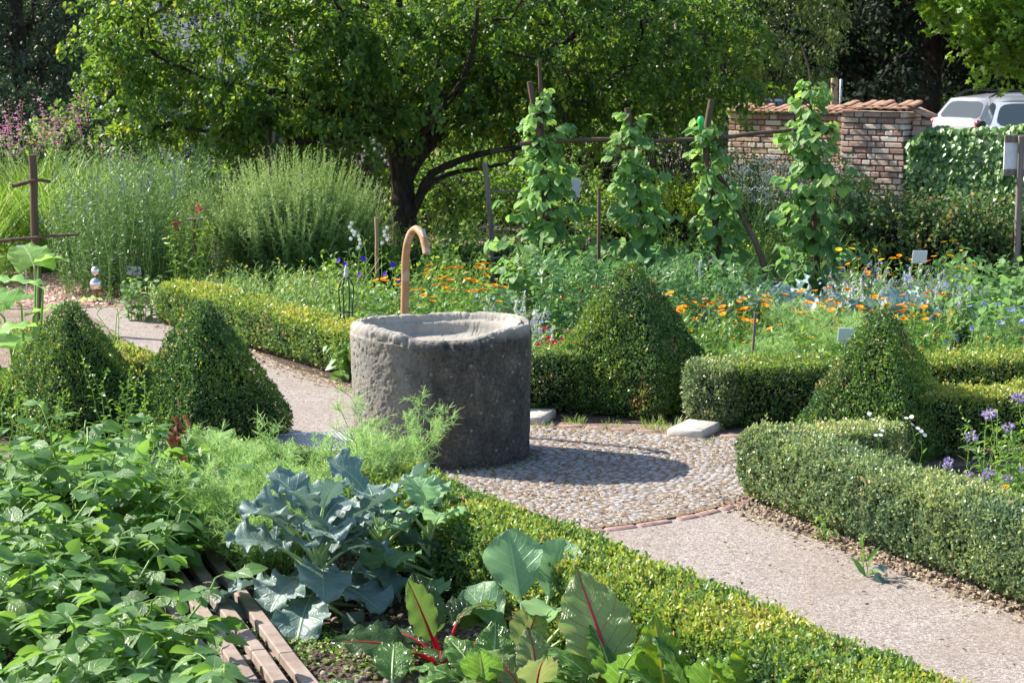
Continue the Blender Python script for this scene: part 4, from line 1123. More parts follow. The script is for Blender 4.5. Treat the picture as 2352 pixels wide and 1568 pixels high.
CARM = {}
def car(label, c, heading, colr, cat="car", estate=True, wagon=True, bars=True, group="cars parked beyond the wall"):
    """x forward, y left; length 4.3, width 1.72, height 1.45"""
    w = thing("parked_car", label, cat, c, group, math.atan2(heading[1], heading[0]))
    pm = NT("car_paint"); pm.base(colr, .28, .5, .25); pm.b.inputs["Coat Weight"].default_value = .6; pm = pm.m
    if not CARM:
        CARM['glass'] = plain_mat("car_glass", (.03, .045, .055), .08, .5, 0, .05)
        CARM['trim'] = plain_mat("black_trim", (.015, .015, .016), .5)
        CARM['red'] = plain_mat("red_lens", (.5, .012, .02), .2, .5)
        CARM['clear'] = plain_mat("clear_lens", (.7, .72, .75), .15, .6)
        CARM['rim'] = plain_mat("alloy_rim", (.5, .5, .52), .35, .5, .8)
        CARM['tyre'] = plain_mat("tyre_rubber", (.02, .02, .02), .9, .1)
    st = [(-2.14, .50, .84, .70), (-2.1, .36, .98, .77), (-1.9, .26, 1.0, .83), (-1.3, .22, .97, .86), (0, .22, .93, .865), (.9, .22, .93, .86), (1.2, .24, .9, .85), (1.7, .26, .80, .82), (2.0, .32, .70, .75), (2.14, .42, .6, .62)]
    g = Geo(); V = []
    for x, zl, zh, hw in st:
        V.append([[x, s * hw * k, zl + (zh - zl) * q] for s, k, q in ((-1, .8, 0), (-1, .97, .12), (-1, 1, .45), (-1, .98, .8), (-1, .88, 1.0), (-.4, .88, 1.03), (.4, .88, 1.03), (1, .88, 1.0), (1, .98, .8), (1, 1, .45), (1, .97, .12), (1, .8, 0))])
    V = np.array(V); a, b = V.shape[:2]
    i = np.arange(a - 1)[:, None] * b; j = np.arange(b)[None]
    g.add(V.reshape(-1, 3), np.stack([i + j, i + b + j, i + b + (j + 1) % b, i + (j + 1) % b], -1).reshape(-1, 4))
    g.add(V[0], [list(range(b))]); g.add(V[-1], [list(range(b))[::-1]])
    # cabin: belt line and roof line
    xr = (-2.02, -1.72) if estate else (-1.6, -1.0)
    bl = [(xr[0], .74), (-1.2, .79), (-.2, .80), (1.15, .76)]; rf = [(xr[1], .56), (-1.0, .60), (-.2, .61), (.35, .57)]
    zb = [.95, .94, .93, .92]; zt = [1.38, 1.44, 1.45, 1.39]
    BL = A(*[[x, h, z] for (x, h), z in zip(bl, zb)]); RF = A(*[[x, h, z] for (x, h), z in zip(rf, zt)])
    fl = A(1, -1, 1)
    V = np.concatenate([BL, RF, BL * fl, RF * fl, RF * A(1, .45, 1) + A(0, 0, .035), RF * A(1, -.45, 1) + A(0, 0, .035)])
    q = []
    for i_ in range(3):
        q += [[i_, i_ + 1, 4 + i_ + 1, 4 + i_], [8 + i_, 12 + i_, 12 + i_ + 1, 8 + i_ + 1], [4 + i_, 4 + i_ + 1, 16 + i_ + 1, 16 + i_], [16 + i_, 16 + i_ + 1, 20 + i_ + 1, 20 + i_], [20 + i_, 20 + i_ + 1, 12 + i_ + 1, 12 + i_]]
    q += [[0, 4, 12, 8], [3, 11, 15, 7]]
    g.add(V, q); g.add(V[[4, 16, 20, 12]], [[0, 1, 2, 3]]); g.add(V[[7, 19, 23, 15]], [[3, 2, 1, 0]])
    body = g.build("body", pm, w)
    def pane(nm, p00, p10, p11, p01, out, mat=None, m=(.06, .94, .1, .88), parent=None):
        g = Geo(); n = 7
        uu, vv = np.meshgrid(np.linspace(0, 1, n), np.linspace(0, 1, n), indexing='ij')
        # superellipse to round the corners
        cx, cy = uu * 2 - 1, vv * 2 - 1
        d = np.maximum(np.abs(cx), np.abs(cy)); r_ = (np.abs(cx) ** 5 + np.abs(cy) ** 5) ** .2 + 1e-9
        cx, cy = cx * d / r_, cy * d / r_
        uu = m[0] + (m[1] - m[0]) * (cx + 1) / 2; vv = m[2] + (m[3] - m[2]) * (cy + 1) / 2
        P = ((1 - uu) * (1 - vv))[..., None] * p00 + (uu * (1 - vv))[..., None] * p10 + (uu * vv)[..., None] * p11 + ((1 - uu) * vv)[..., None] * p01
        P = P + A(*out) * .008
        g.add(P.reshape(-1, 3), gridf(n - 1, n - 1)); return g.build(nm, mat or CARM['glass'], w)
    for s in (1, -1):
        f3 = A(1, s, 1)
        for i_ in range(3):
            pane("side_window", BL[i_] * f3, BL[i_ + 1] * f3, RF[i_ + 1] * f3, RF[i_] * f3, (0, s, .2), m=(.05 if i_ else .3, .95, .06, .86))
    pane("rear_window", BL[0] * fl, BL[0], RF[0], RF[0] * fl, (-1, 0, .3), m=(.07, .93, .1, .9))
    pane("windscreen", BL[3], BL[3] * fl, RF[3] * fl, RF[3], (1, 0, .5), m=(.05, .95, .05, .93))
    for s in (1, -1):
        g = Geo(); box(g, [-2.05, s * .68, .86], [.16, .17, .24], 0, .04); g.build("tail_light", CARM['red'], w)
        g = Geo(); box(g, [2.03, s * .52, .6], [.16, .26, .12], 0, .04); g.build("headlight", CARM['clear'], w)
        g = Geo(); box(g, [.95, s * .93, .98], [.1, .2, .13], 0, .04); g.build("wing_mirror", CARM['trim'], w)
        if bars:
            g = Geo(); tubes(g, smooth_path([[-1.65, s * .52, 1.41], [-1.45, s * .53, 1.5], [-.6, s * .55, 1.53], [.1, s * .54, 1.5], [.3, s * .52, 1.42]], 14), .022, 6); g.build("roof_rail", CARM['trim'], w)
    g = Geo(); box(g, [-2.15, 0, .5], [.1, 1.46, .16], 0, .04); g.build("bumper", pm, w)
    g = Geo(); box(g, [-2.17, 0, .74], [.02, .5, .11], 0, .006); g.build("number_plate", plain_mat("plate", (.7, .7, .66), .5), w)
    for x in (-1.3, 1.3):
        for s in (1, -1):
            g = Geo(); pr = [(.2, -.09), (.29, -.1), (.315, -.07), (.315, .07), (.29, .1), (.2, .09)]
            lathe(g, pr, 24); ty = Geo(); V = np.concatenate(g.v); V = V[:, [0, 2, 1]] + A(x, s * .78, .315); ty.add(V, g.f[0]); wh = ty.build("wheel", CARM['tyre'], w)
            g = Geo(); lathe(g, [(.0, .05), (.06, .06), (.12, .04), (.2, .07), (.205, .0)], 20); V = np.concatenate(g.v)[:, [0, 2, 1]] * A(1, s, 1) + A(x, s * .78 + s * .02, .315); r2 = Geo(); r2.add(V, g.f[0]); r2.build("rim", CARM['rim'], wh)
    return w
Yc = 39.5
hd = A(.88, .47); rr_ = D(2246, 262, Yc)
ctr = A(rr_[0], Yc, 0) + A(hd[0], hd[1], 0) * 2.1 + A(-hd[1], hd[0], 0) * .7
car("silver estate car with dark roof rails seen from behind over the ivy", ctr, hd, (.4, .42, .45))
car("silver car whose windscreen faces the garden at the picture edge", A(XP(2392, 36.5), 38.2, 0), A(-.15, -.99), (.36, .4, .44), estate=True, bars=False)
car("maroon car behind the silver estate, only its bonnet showing", A(XP(2262, 42.5), 43.4, 0), A(-.97, -.12), (.28, .035, .06), estate=False, bars=False).scale = (.9, .9, .88)
car("dark blue car behind the brick wall and olive tree", A(XP(1850, 36), 36.5, 0), A(.96, -.2), (.05, .065, .1), estate=False, bars=False)
# posts beyond the wall
for i, (px, y0, Y, r, m, lab) in enumerate(((1917, 180, 44, .09, 'tan', "pale square timber post behind the brick pillar"), (1932, 182, 45, .035, 'zinc', "thin grey metal fence post beside the pale timber post"), (2368 - 300, 230, 45, .03, 'zinc', "thin grey fence post beyond the end of the brick wall"), (2085, 225, 46, .035, 'grey', "weathered wooden fence post beside the dark conifer"), (2102, 228, 46, .03, 'grey', "slim wooden fence post just behind the maroon car"))):
    p = D(px, y0, Y); s = thing("fence_post", lab, "post", (p[0], p[1], 0), "posts beyond the brick wall")
    g = Geo(); box(g, [0, 0, p[2] / 2], [r * 1.6, r * 1.6, p[2]], 0, .006); g.build("post", M[m], s)
# ------------------------------------------------------------------ stakes, poles, signs
def stick(g, pts, r0, r1, seed, n=26, sides=8, wob=.012):
    P = smooth_path(np.asarray(pts, float), n)
    nz = np.stack([fbm(P * 3 + 7, seed + k_, 2) - .5 for k_ in range(3)], -1) * wob * 2
    nz[0] = 0
    P = P + nz
    R = np.linspace(r0, r1, n) * (1 + (fbm(P * 9, seed + 5, 2) - .5) * .35)
    tubes(g, P, R, sides, .5, True)
    return P
def pole_thing(name, label, cat, pts, r0, r1, mat, seed, group=None, extra=()):
    w = thing(name, label, cat, (pts[0][0], pts[0][1], 0), group)
    g = Geo(); stick(g, pts, r0, r1, seed); g.build("pole", M[mat], w, world=True)
    for k_, (nm, q, a, b) in enumerate(extra):
        g = Geo(); stick(g, q, a, b, seed + 9 + k_, 16); g.build(nm, M[mat], w, world=True)
    return w
def gz(p): return A(p[0], p[1], 0)
# post with two crossbars at the far side of the path
Y = 17.0
pole_thing("wooden_post", "squared brown wooden post carrying two crossbars beside the pumpkin plant", "post", [gz(D(88, 700, Y)), D(82, 560, Y), D(75, 355, Y)], .038, .034, 'pole', 501,
           None, [("crossbar", [D(28, 427, Y - .05), D(60, 419, Y - .05), D(92, 414, Y - .03), D(117, 417, Y - .03)], .019, .014), ("crossbar", [D(-60, 562, Y - .05), D(30, 552, Y - .05), D(100, 545, Y - .05), D(180, 539, Y - .05)], .017, .013)])
Y = 20.5
pole_thing("wooden_post", "tall grey weathered post with a thin crossbar by the low plum limb", "post", [gz(D(1131, 640, Y)), D(1127, 520, Y), D(1114, 374, Y)], .035, .026, 'grey', 505,
           None, [("crossbar", [D(1100, 524, Y - .03), D(1120, 521, Y - .03), D(1145, 516, Y)], .011, .009), ("crossbar", [D(1120, 440, Y), D(1160, 440, Y), D(1230, 437, Y)], .012, .009), ("crossbar", [D(1045, 612, Y - .05), D(1095, 599, Y - .05), D(1150, 592, Y - .05), D(1230, 580, Y)], .014, .012)])
pole_thing("garden_stake", "short brown stick standing between the bean vines", "stake", [gz(D(1376, 640, 17)), D(1375, 520, 17), D(1374, 432, 17)], .017, .015, 'pole', 511)
pole_thing("bamboo_cane", "thin bamboo cane rising from the bed behind the squared hedge end", "cane", [gz(D(1726, 850, 13.4)), D(1730, 790, 13.4), D(1735, 718, 13.4)], .010, .009, 'grey', 512)
for i, (x0, y0, x1, y1, lab) in enumerate(((613, 300, 622, 380, "dark stick end rising above the feathery bush"), (629, 302, 626, 380, "pale stick end rising above the feathery bush"), (648, 315, 622, 390, "slanting pale stick end crossing its two neighbours"))):
    pole_thing("bundle_stick", lab, "stick", [gz(D(x1, y1, 21.6)), D(x1, y1, 21.6), D(x0, y0, 21.6)], .03, .026, 'pole' if i == 0 else 'grey', 515 + i)
pole_thing("label_stake", "flat tan wooden label stake behind the white snapdragons", "stake", [gz(D(868, 650, 18.5)), D(866, 580, 18.5), D(865, 500, 18.5)], .02, .019, 'tan', 519)
# bean poles
Y = 18.6
BP = [("bean_pole", "tallest bean pole of the first pair, with a bare thin tip", [gz(D(1266, 690, Y)), D(1258, 500, Y), D(1248, 320, Y), D(1238, 137, Y)], .026, .013),
      ("bean_pole", "shorter bean pole of the first pair with a sawn pale top", [gz(D(1215, 690, Y + .2)), D(1252, 480, Y), D(1240, 330, Y), D(1216, 188, Y)], .03, .024),
      ("bean_pole", "bean pole with a forked knob top in the second vine", [gz(D(1490, 690, Y)), D(1470, 480, Y), D(1452, 340, Y), D(1441, 248, Y)], .03, .026),
      ("bean_pole", "thick bean pole standing proud beside the green plastic cap", [gz(D(1668, 690, Y)), D(1640, 480, Y), D(1622, 340, Y), D(1632, 228, Y)], .034, .026),
      ("bean_pole", "long dark pole leaning from the third vine down to the cabbages", [gz(D(1790, 650, Y - .3)), D(1735, 560, Y - .2), D(1690, 470, Y), D(1650, 400, Y)], .026, .022),
      ("bean_pole", "bean pole inside the fourth vine with a thin dry tendril on top", [gz(D(1885, 690, Y)), D(1870, 480, Y), D(1862, 300, Y), D(1861, 225, Y), D(1858, 160, Y), D(1838, 100, Y)], .03, .005),
      ("cross_pole", "horizontal hazel pole tied across the four bean vines", [D(1195, 331, Y - .06), D(1330, 322, Y - .06), D(1480, 323, Y - .06), D(1640, 318, Y - .06), D(1790, 302, Y - .06), D(1915, 299, Y - .06)], .02, .017)]
for i, (nm, lab, pts, a, b) in enumerate(BP):
    w = thing(nm, lab, "pole", (pts[0][0], pts[0][1], 0), "bean poles")
    g = Geo(); stick(g, pts, a * 1.15, b * 1.15, 530 + i, 40); g.build("pole", M['pole'], w, world=True)
p = D(1610, 278, Y - .05)
w = thing("plastic_cap", "bright green plastic bottle cap piece stuck on the bean pole", "plastic cap", p)
g = Geo(); lathe(g, [(.0, .045), (.02, .042), (.034, .02), (.034, -.02), (.022, -.04), (.016, -.12)], 14, p); g.build("cap", plain_mat("green_plastic", (.03, .5, .12), .3), w, world=True)

# sign board on a post at the edge
Y = 20.2
p = D(2341, 640, Y)
w = thing("sign_board", "white sign board in a grey timber frame on a tall post", "sign", (p[0], p[1], 0))
s_ = F / Y
zt_, zb_ = D(0, 312, Y)[2], D(0, 402, Y)[2]
xl = D(2308, 350, Y)[0]; xr_ = xl + .52; xc_ = (xl + xr_) / 2
g = Geo(); box(g, [D(2341, 400, Y)[0], Y - .03, (zt_ + .0) / 2], [.06, .05, zt_], 0, .006); g.build("post", M['grey'], w, world=True, smooth=False)
g = Geo(); box(g, [xc_, Y + .03, (zt_ + zb_) / 2], [xr_ - xl, .025, zt_ - zb_ - .02]); g.build("panel", plain_mat("white_board", (.72, .75, .8), .5), w, world=True, smooth=False)
g = Geo(); box(g, [xc_, Y + .01, zt_ - .03], [xr_ - xl + .01, .03, .075], 0, .004); g.build("batten", M['grey'], w, world=True, smooth=False)
g = Geo(); box(g, [xc_, Y + .01, zb_ + .025], [xr_ - xl + .01, .03, .07], 0, .004); g.build("batten", M['grey'], w, world=True, smooth=False)
# small plant labels
M['lab'] = plain_mat("enamel_label", (.72, .75, .82), .35, .5, 0, .03)
for i, (px, py, Y, sw, sh, gz_, lab) in enumerate(((57, 574, 19.5, .15, .11, .55, "small white plant label behind the squared post"), (308, 622, 19.2, .14, .10, .28, "white plant label low among the tall herb stems"), (2112, 590, 17.2, .13, .13, .62, "pale blue plant label among the yellow marigolds and borage"), (1942, 768, 13.6, .11, .11, .55, "round-cornered white label plate behind the pale pyramid tip"), (1322, 432, 21.5, .1, .24, .7, "narrow white label standing between the first two bean vines"), (1608, 622, 16.6, .025, .2, .5, "thin white label stick among the tomato plants"))):
    p = D(px, py, Y); w = thing("plant_label", lab, "plant label", (p[0], p[1], 0), "white plant labels")
    g = Geo(); box(g, [0, 0, p[2]], [sw, .012, sh], 0, .005, tilt=[[1, 0, 0], [0, .9, -.35], [0, .35, .9]]); g.build("plate", M['lab'], w, smooth=False)
    g = Geo(); tubes(g, A([0, .012, 0], [0, .012, p[2]]), .006, 5); g.build("stake", M['zinc'], w)
# obelisk support
p = D(796, 735, 15.1)
w = thing("plant_obelisk", "slim dark green metal plant support with a pale finial beside the well", "plant support", gz(p))
zt_ = D(796, 632, 15.1)[2]
M['dkgreen'] = plain_mat("dark_green_metal", (.015, .045, .035), .4)
for k_ in range(4):
    a = k_ * math.pi / 2 + .5
    q = A(math.cos(a), math.sin(a), 0)
    g = Geo(); tubes(g, smooth_path([q * .075, q * .05 + A(0, 0, zt_ * .6), q * .04 + A(0, 0, zt_ - .04), A(0, 0, zt_)], 14), .006, 6); g.build("leg", M['dkgreen'], w)
g = Geo(); lathe(g, [(0, .10), (.006, .09), (.009, .075), (.017, .06), (.012, .045), (.018, .03), (.018, .005), (.012, 0)], 14, (0, 0, zt_ - .02)); g.build("finial", plain_mat("cast_finial", (.55, .55, .53), .5), w)
for hh in (.3, .6):
    a = np.linspace(0, 2 * np.pi, 25); rr_ = .075 - .035 * hh
    g = Geo(); tubes(g, np.stack([rr_ * np.cos(a), rr_ * np.sin(a), np.full(25, zt_ * hh)], -1), .004, 5); g.build("ring", M['dkgreen'], w)
# mirrored garden balls
p = D(222, 665, 18.9)
w = thing("garden_ball", "two stacked mirrored garden balls on a rusty stand", "garden ornament", gz(p))
t = NT("mirror_ball"); f = t.noise(8, 3); t.base((.75, .74, .72), .12, .5, 1.0); t.bump(f, .3, .01)
z1, z2 = D(0, 652, 18.9)[2], D(0, 622, 18.9)[2]
V, f_ = sphere_v(24, 16)
g = Geo(); g.add(V * .066 + A(0, 0, z1), f_); g.build("ball", t.m, w)
g = Geo(); g.add(V * .048 + A(0, 0, z2), f_); g.build("ball", t.m, w)
g = Geo(); lathe(g, [(.06, 0), (.05, .02), (.014, .03), (.014, z1 - .09), (.04, z1 - .066), (.045, z1 - .05)], 16); tubes(g, A([0, 0, z1], [0, 0, z2]), .01, 8); g.build("stand", plain_mat("rusty_iron", (.2, .1, .06), .8), w)
# bird table spike with a small tray by the phlox
Y = 19.3
p = D(450, 650, Y)
w = thing("rusty_stake", "thin rusty stake with a flat top tray beside the phlox", "stake", gz(p))
zt_ = D(0, 503, Y)[2]
g = Geo(); stick(g, [A(0, 0, 0), A(.01, 0, zt_ * .5), A(-.02, 0, zt_ * .8), A(0, 0, zt_)], .011, .01, 551); g.build("rod", M['brownstem'], w)
g = Geo(); box(g, [0, 0, zt_], [.15, .1, .018], 0, .006); g.build("tray", M['grey'], w)

# duckboard of four battens between potatoes and cabbages
p0, p1 = G(410, 1310), G(610, 1600)
dl = unit(p1 - p0); L = 3.6; c = (p0 + p1) / 2 + dl * .25; rz = math.atan2(dl[1], dl[0])
w = thing("wooden_duckboard", "slatted wooden walkway board lying between the potatoes and the broccoli", "walkway", c, None, rz)
rng = np.random.default_rng(8)
for k_ in range(4):
    g = Geo(); x = -L / 2 + rng.uniform(0, .1); 
    while x < L / 2:
        ln = rng.uniform(.9, 1.4)
        box(g, [x + ln / 2, -.165 + k_ * .108, .052 + rng.uniform(-.004, .004)], [ln - .012, .062, .044], rng.normal(0, .006), .005, rng.uniform())
        x += ln
    g.build("slat", M['board'], w, smooth=False)
for x in np.arange(-1.5, 1.6, .6):
    g = Geo(); box(g, [x, 0, .018], [.07, .44, .026], 0, .004); g.build("bearer", M['board'], w, smooth=False)
# ------------------------------------------------------------------ plant builders (all built round the origin)
def stems(rng, n, r0, h, spread, K=7, hvar=.25, droop=.0, wig=.03, az=None):
    a = rng.uniform(0, 6.283, n) if az is None else az
    rr = r0 * np.sqrt(rng.uniform(0, 1, n))
    b = np.stack([rr * np.cos(a), rr * np.sin(a), np.zeros(n)], -1)
    a2 = a + rng.normal(0, .5, n)
    o = np.stack([np.cos(a2), np.sin(a2), np.zeros(n)], -1)
    hh = h * rng.uniform(1 - hvar, 1, n); sp = spread * rng.uniform(.3, 1, n) * hh
    t = np.linspace(0, 1, K)
    P = b[:, None] + o[:, None] * (sp[:, None] * t ** 1.4)[..., None] + A(0, 0, 1) * (hh[:, None] * (t - droop * t ** 3))[..., None]
    P = P + rng.normal(0, wig, (n, K, 3)) * h * np.linspace(0, 1, K)[None, :, None] * A(1, 1, .3)
    return P
def on_stems(P, per, t0, t1, rng, jit=.4):
    S, K, _ = P.shape
    t = np.clip(t0 + (t1 - t0) * (np.arange(per)[None] + rng.uniform(-jit, jit, (S, per))) / max(1, per - 1), 0, .9999) * (K - 1)
    k = t.astype(int); f = (t - k)[..., None]; s = np.arange(S)[:, None]
    return (P[s, k] * (1 - f) + P[s, k + 1] * f).reshape(-1, 3), unit(P[s, k + 1] - P[s, k]).reshape(-1, 3), (t / (K - 1)).reshape(-1)
def leaves_on(g, P, per, t0, t1, T, size, ang, rng, taper=.4, rnd0=.4, rb=.25, droop=.0, jit=.4, az0=2.4):
    p, tg, t = on_stems(P, per, t0, t1, rng, jit)
    n = len(p)
    a = az0 * np.arange(n) + rng.normal(0, .4, n)
    X = unit(np.cross(tg, A(.3, .2, 1) + rng.normal(0, .05, (n, 3)))); Yv = np.cross(tg, X)
    rd = X * np.cos(a)[:, None] + Yv * np.sin(a)[:, None]
    an = ang + rng.normal(0, .2, n)
    d = unit(tg * np.cos(an)[:, None] + rd * np.sin(an)[:, None] + A(0, 0, -droop))
    sz = size * (1 - taper * t) * rng.uniform(.7, 1.2, n)
    scatter(g, T, p, frames(d, tg + rng.normal(0, .25, (n, 3))), sz, np.clip(rnd0 + rng.normal(0, rb, n) + .15 * (t - .5), 0, 1))
    return p
def disc_flower(npet, w=.5, cup=.25, inner=.2, centre=.28, crnd=1.0, rows=1):
    V, Fq, R, n = [], [], [], 0
    for row in range(rows):
        s = 1 - .25 * row
        for k in range(npet):
            a = 2 * np.pi * (k + .5 * row) / npet
            c, d = A(np.cos(a), np.sin(a), 0), A(-np.sin(a), np.cos(a), 0)
            hw = w * np.pi / npet * s
            z = cup * s + .05 * row
            V += [c * inner - d * hw * .6, c * inner + d * hw * .6, c * .75 * s + d * hw * 1.25 + A(0, 0, z * .8), c * s + A(0, 0, z), c * .75 * s - d * hw * 1.25 + A(0, 0, z * .8)]
            Fq += [[n, n + 1, n + 2, n + 4], [n + 4, n + 2, n + 3, n + 3]]; R += [.33 * row + .1 * (k % 3)] * 5; n += 5
    m = 9
    V += [A(0, 0, .16)]; R += [crnd]
    for k in range(m): V += [A(centre * np.cos(2 * np.pi * k / m), centre * np.sin(2 * np.pi * k / m), .06)]; R += [crnd]
    tri = [[n, n + 1 + k, n + 1 + (k + 1) % m] for k in range(m)]
    return np.array(V), Fq, tri, np.array(R)
def add_flower(g, T, pos, d, size, rng, rsh=0.0):
    V, Fq, tri, R = T
    z = unit(d); X = unit(np.cross(z, A(.3, .9, .1))); Yv = np.cross(z, X)
    P = pos + size * (V[:, :1] * X + V[:, 1:2] * Yv + V[:, 2:3] * z)
    q = np.array([f for f in Fq if f[2] != f[3]]); tr = np.array([f[:3] for f in Fq if f[2] == f[3]] + tri)
    n0 = g.n
    g.add(P, q, None, np.clip(R + rsh * (R < .9), 0, 1)); g.f.append(tr + n0)
LEAF = dict(lance=leaf_t(3, 2, .22, .75, 1, .2, .5), narrow=diamond_t(.14, .03, .1), oval=leaf_t(4, 4, .66, .72, .85, .14, .45), oblong=leaf_t(3, 2, .3, 1.1, .8, .2, .7),
            heart=leaf_t(5, 4, .95, .8, 1, .12, .5, lobe=.28), small=leaf_t(2, 2, .5, .8, 1, .25, .4), ivy=leaf_t(2, 2, .95, .6, .8, .2, .4))

def clump(name, label, cat, seed, n, r0, h, spread, leafs, leafmat, stemr=.004, stemm='stem', K=7, hvar=.3, droop=0.0, wig=.03, group=None, loc=(0, 0, 0)):
    """herb with many stems; leafs = list of (template, per stem, t0, t1, size, angle, taper, rnd0, droop)"""
    rng = np.random.default_rng(seed)
    w = thing(name, label, cat, loc, group)
    P = stems(rng, n, r0, h, spread, K, hvar, droop, wig)
    g = Geo(); tubes(g, P, np.linspace(stemr, stemr * .4, K), 3 if stemr < .004 else 4, rng.uniform(0, 1, n)); g.build("stems", M[stemm], w)
    g = Geo()
    for (T, per, t0, t1, size, ang, taper, r_, dr) in leafs: leaves_on(g, P, per, t0, t1, LEAF[T] if isinstance(T, str) else T, size, ang, rng, taper, r_, .25, dr)
    g.build("leaves", M[leafmat], w)
    return w, P, rng
def grass_clump(name, label, cat, seed, n, r0, h, spread, droop, mat, wd=.008, K=8, group=None, loc=(0, 0, 0), rnd0=.4):
    rng = np.random.default_rng(seed)
    w = thing(name, label, cat, loc, group)
    P = stems(rng, n, r0, h, spread, K, .5, droop, .012)
    T = np.gradient(P, axis=1); S = unit(np.cross(T, A(0, 0, 1) + rng.normal(0, .3, (n, 1, 3))))
    wv = (np.sin(np.linspace(.12, 1, K) * np.pi) ** .6 * wd)[None, :, None] * rng.uniform(.6, 1.2, (n, 1, 1))
    V = np.stack([P - S * wv / 2, P + S * wv / 2], 2)
    f = gridf(K - 1, 1)
    g = Geo(); g.add(V.reshape(-1, 3), (f[None] + (np.arange(n) * K * 2)[:, None, None]).reshape(-1, 4), None, np.repeat(np.clip(rnd0 + rng.normal(0, .25, n), 0, 1), K * 2))
    g.build("blades", M[mat], w)
    return w, P, rng
def bigleaf(g, gs, base, az, el, pet, L, W, bend, rng, ruffle=.06, nruf=4, blister=0.0, fold=.12, roll=0.0, rnd=.5, petr=.008, shape='ovate', nl=14, nw=10, ebend=.3, taperpet=.7, midr=.5, lean=0.0):
    o = A(math.cos(az), math.sin(az), 0); side = A(-math.sin(az), math.cos(az), 0)
    n1 = 6
    P, e = [np.asarray(base, float)], el
    for k in range(n1):
        P.append(P[-1] + (o * math.cos(e) + A(0, 0, 1) * math.sin(e)) * pet / n1); e -= ebend / n1
    B, E = [P[-1]], [e]
    for k in range(nl):
        e -= bend / nl
        B.append(B[-1] + (o * math.cos(e) + A(0, 0, 1) * math.sin(e)) * L / nl); E.append(e)
    B = np.array(B); E = np.array(E)
    N = -o * np.sin(E)[:, None] + A(0, 0, 1) * np.cos(E)[:, None]
    v = np.linspace(0, 1, nl + 1)
    if shape == 'ovate': wv = np.sin(np.pi * (v * .96 + .03) ** .8) ** .8
    elif shape == 'spoon': wv = np.sin(np.pi * (v * .93 + .05) ** 1.25) ** .75
    elif shape == 'broad': wv = np.sin(np.pi * np.clip(v * .9 + .1, 0, 1) ** .7) ** .65
    elif shape == 'broc': wv = np.clip(np.sin(np.pi * (v * .95 + .04) ** 1.3) ** .8, 0, 1) + .18 * np.exp(-((v - .12) / .07) ** 2)
    else: wv = np.where(v < .3, .78 + .22 * np.sin(v / .3 * np.pi / 2), np.cos(np.clip((v - .3) / .7, 0, 1) * np.pi / 2) ** .6)
    u = np.linspace(-1, 1, nw + 1)
    sr = side * math.cos(roll) + A(0, 0, 1) * math.sin(roll)
    ph = rng.uniform(0, 6.28, 2)
    U, Vv = np.meshgrid(u, v)
    hw = (wv * W / 2)[:, None]
    ruf = ruffle * W * (np.sin(Vv * nruf * 2 * np.pi + ph[0] + np.sign(U) * 1.3) + .5 * np.sin(Vv * nruf * 4.6 * np.pi + ph[1] + U)) * np.abs(U) ** 2.5
    bl = 0
    if blister: bl = blister * W * (np.abs(np.sin((Vv - .35 * np.abs(U)) * 7 * np.pi)) ** .7 * np.minimum(1, np.abs(U) * 3) * (1.05 - np.abs(U) ** 3) + .5 * (vnoise(np.stack([U * 3, Vv * 8, U * 0 + ph[0]], -1), 3) - .5))
    h = fold * np.abs(U) ** 1.4 * hw + ruf + bl
    heart = .0
    if shape == 'heart': heart = .22 * L * np.abs(U) ** 1.5 * (1 - Vv) ** 3
    edge = 1 + .06 * np.sin(Vv * nruf * 7 + ph[1]) * np.abs(U)
    Q = B[:, None] + sr * (U * hw * edge * np.cos(fold * np.abs(U)))[..., None] + N[:, None] * h[..., None]
    if shape == 'heart':
        Tn = o * np.cos(E)[:, None] + A(0, 0, 1) * np.sin(E)[:, None]
        Q = Q - Tn[:, None] * heart[..., None]
    cl_, sl2 = math.cos(lean), math.sin(lean); Ry = A([cl_, 0, sl2], [0, 1, 0], [-sl2, 0, cl_]); b0 = np.asarray(base, float)
    Q = (Q - b0) @ Ry.T + b0
    g.add(Q.reshape(-1, 3), gridf(nl, nw), np.stack([(U + 1) / 2, Vv], -1), rnd)
    if gs is not None:
        PP = (np.concatenate([np.array(P), B[1:-1]]) - b0) @ Ry.T + b0
        R = np.concatenate([np.linspace(petr * 1.25, petr * taperpet, n1 + 1), np.linspace(petr * taperpet, petr * .12, len(B) - 2) * midr])
        Nn = np.concatenate([np.repeat(N[:1], n1 + 1, 0), N[1:-1]])
        tubes(gs, PP, R, 6, rng.uniform(.2, .8))
    return B[-1]
def rosette(name, label, cat, seed, leaves, leafm, stemm, loc=(0, 0, 0), group=None, rz=0.0, stalk=None):
    """leaves: list of dicts for bigleaf; stalk = (height, radius)"""
    rng = np.random.default_rng(seed)
    w = thing(name, label, cat, loc, group, rz)
    g, gs = Geo(), Geo()
    for d in leaves:
        d = dict(d); b = d.pop('b', (0, 0, .02))
        bigleaf(g, gs, b, rng=rng, **d)
    if stalk: tubes(gs, smooth_path([[0, 0, 0], [stalk[1], 0, stalk[0] * .5], [0, stalk[1] * .5, stalk[0]]], 8), np.linspace(stalk[1], stalk[1] * .7, 8), 8, .5)
    gs.build("stems", M[stemm], w); g.build("leaves", M[leafm], w)
    return w
def grnd(px, Y): return A(XP(px, Y), Y, 0)
R_ = math.radians
prng = np.random.default_rng(99)

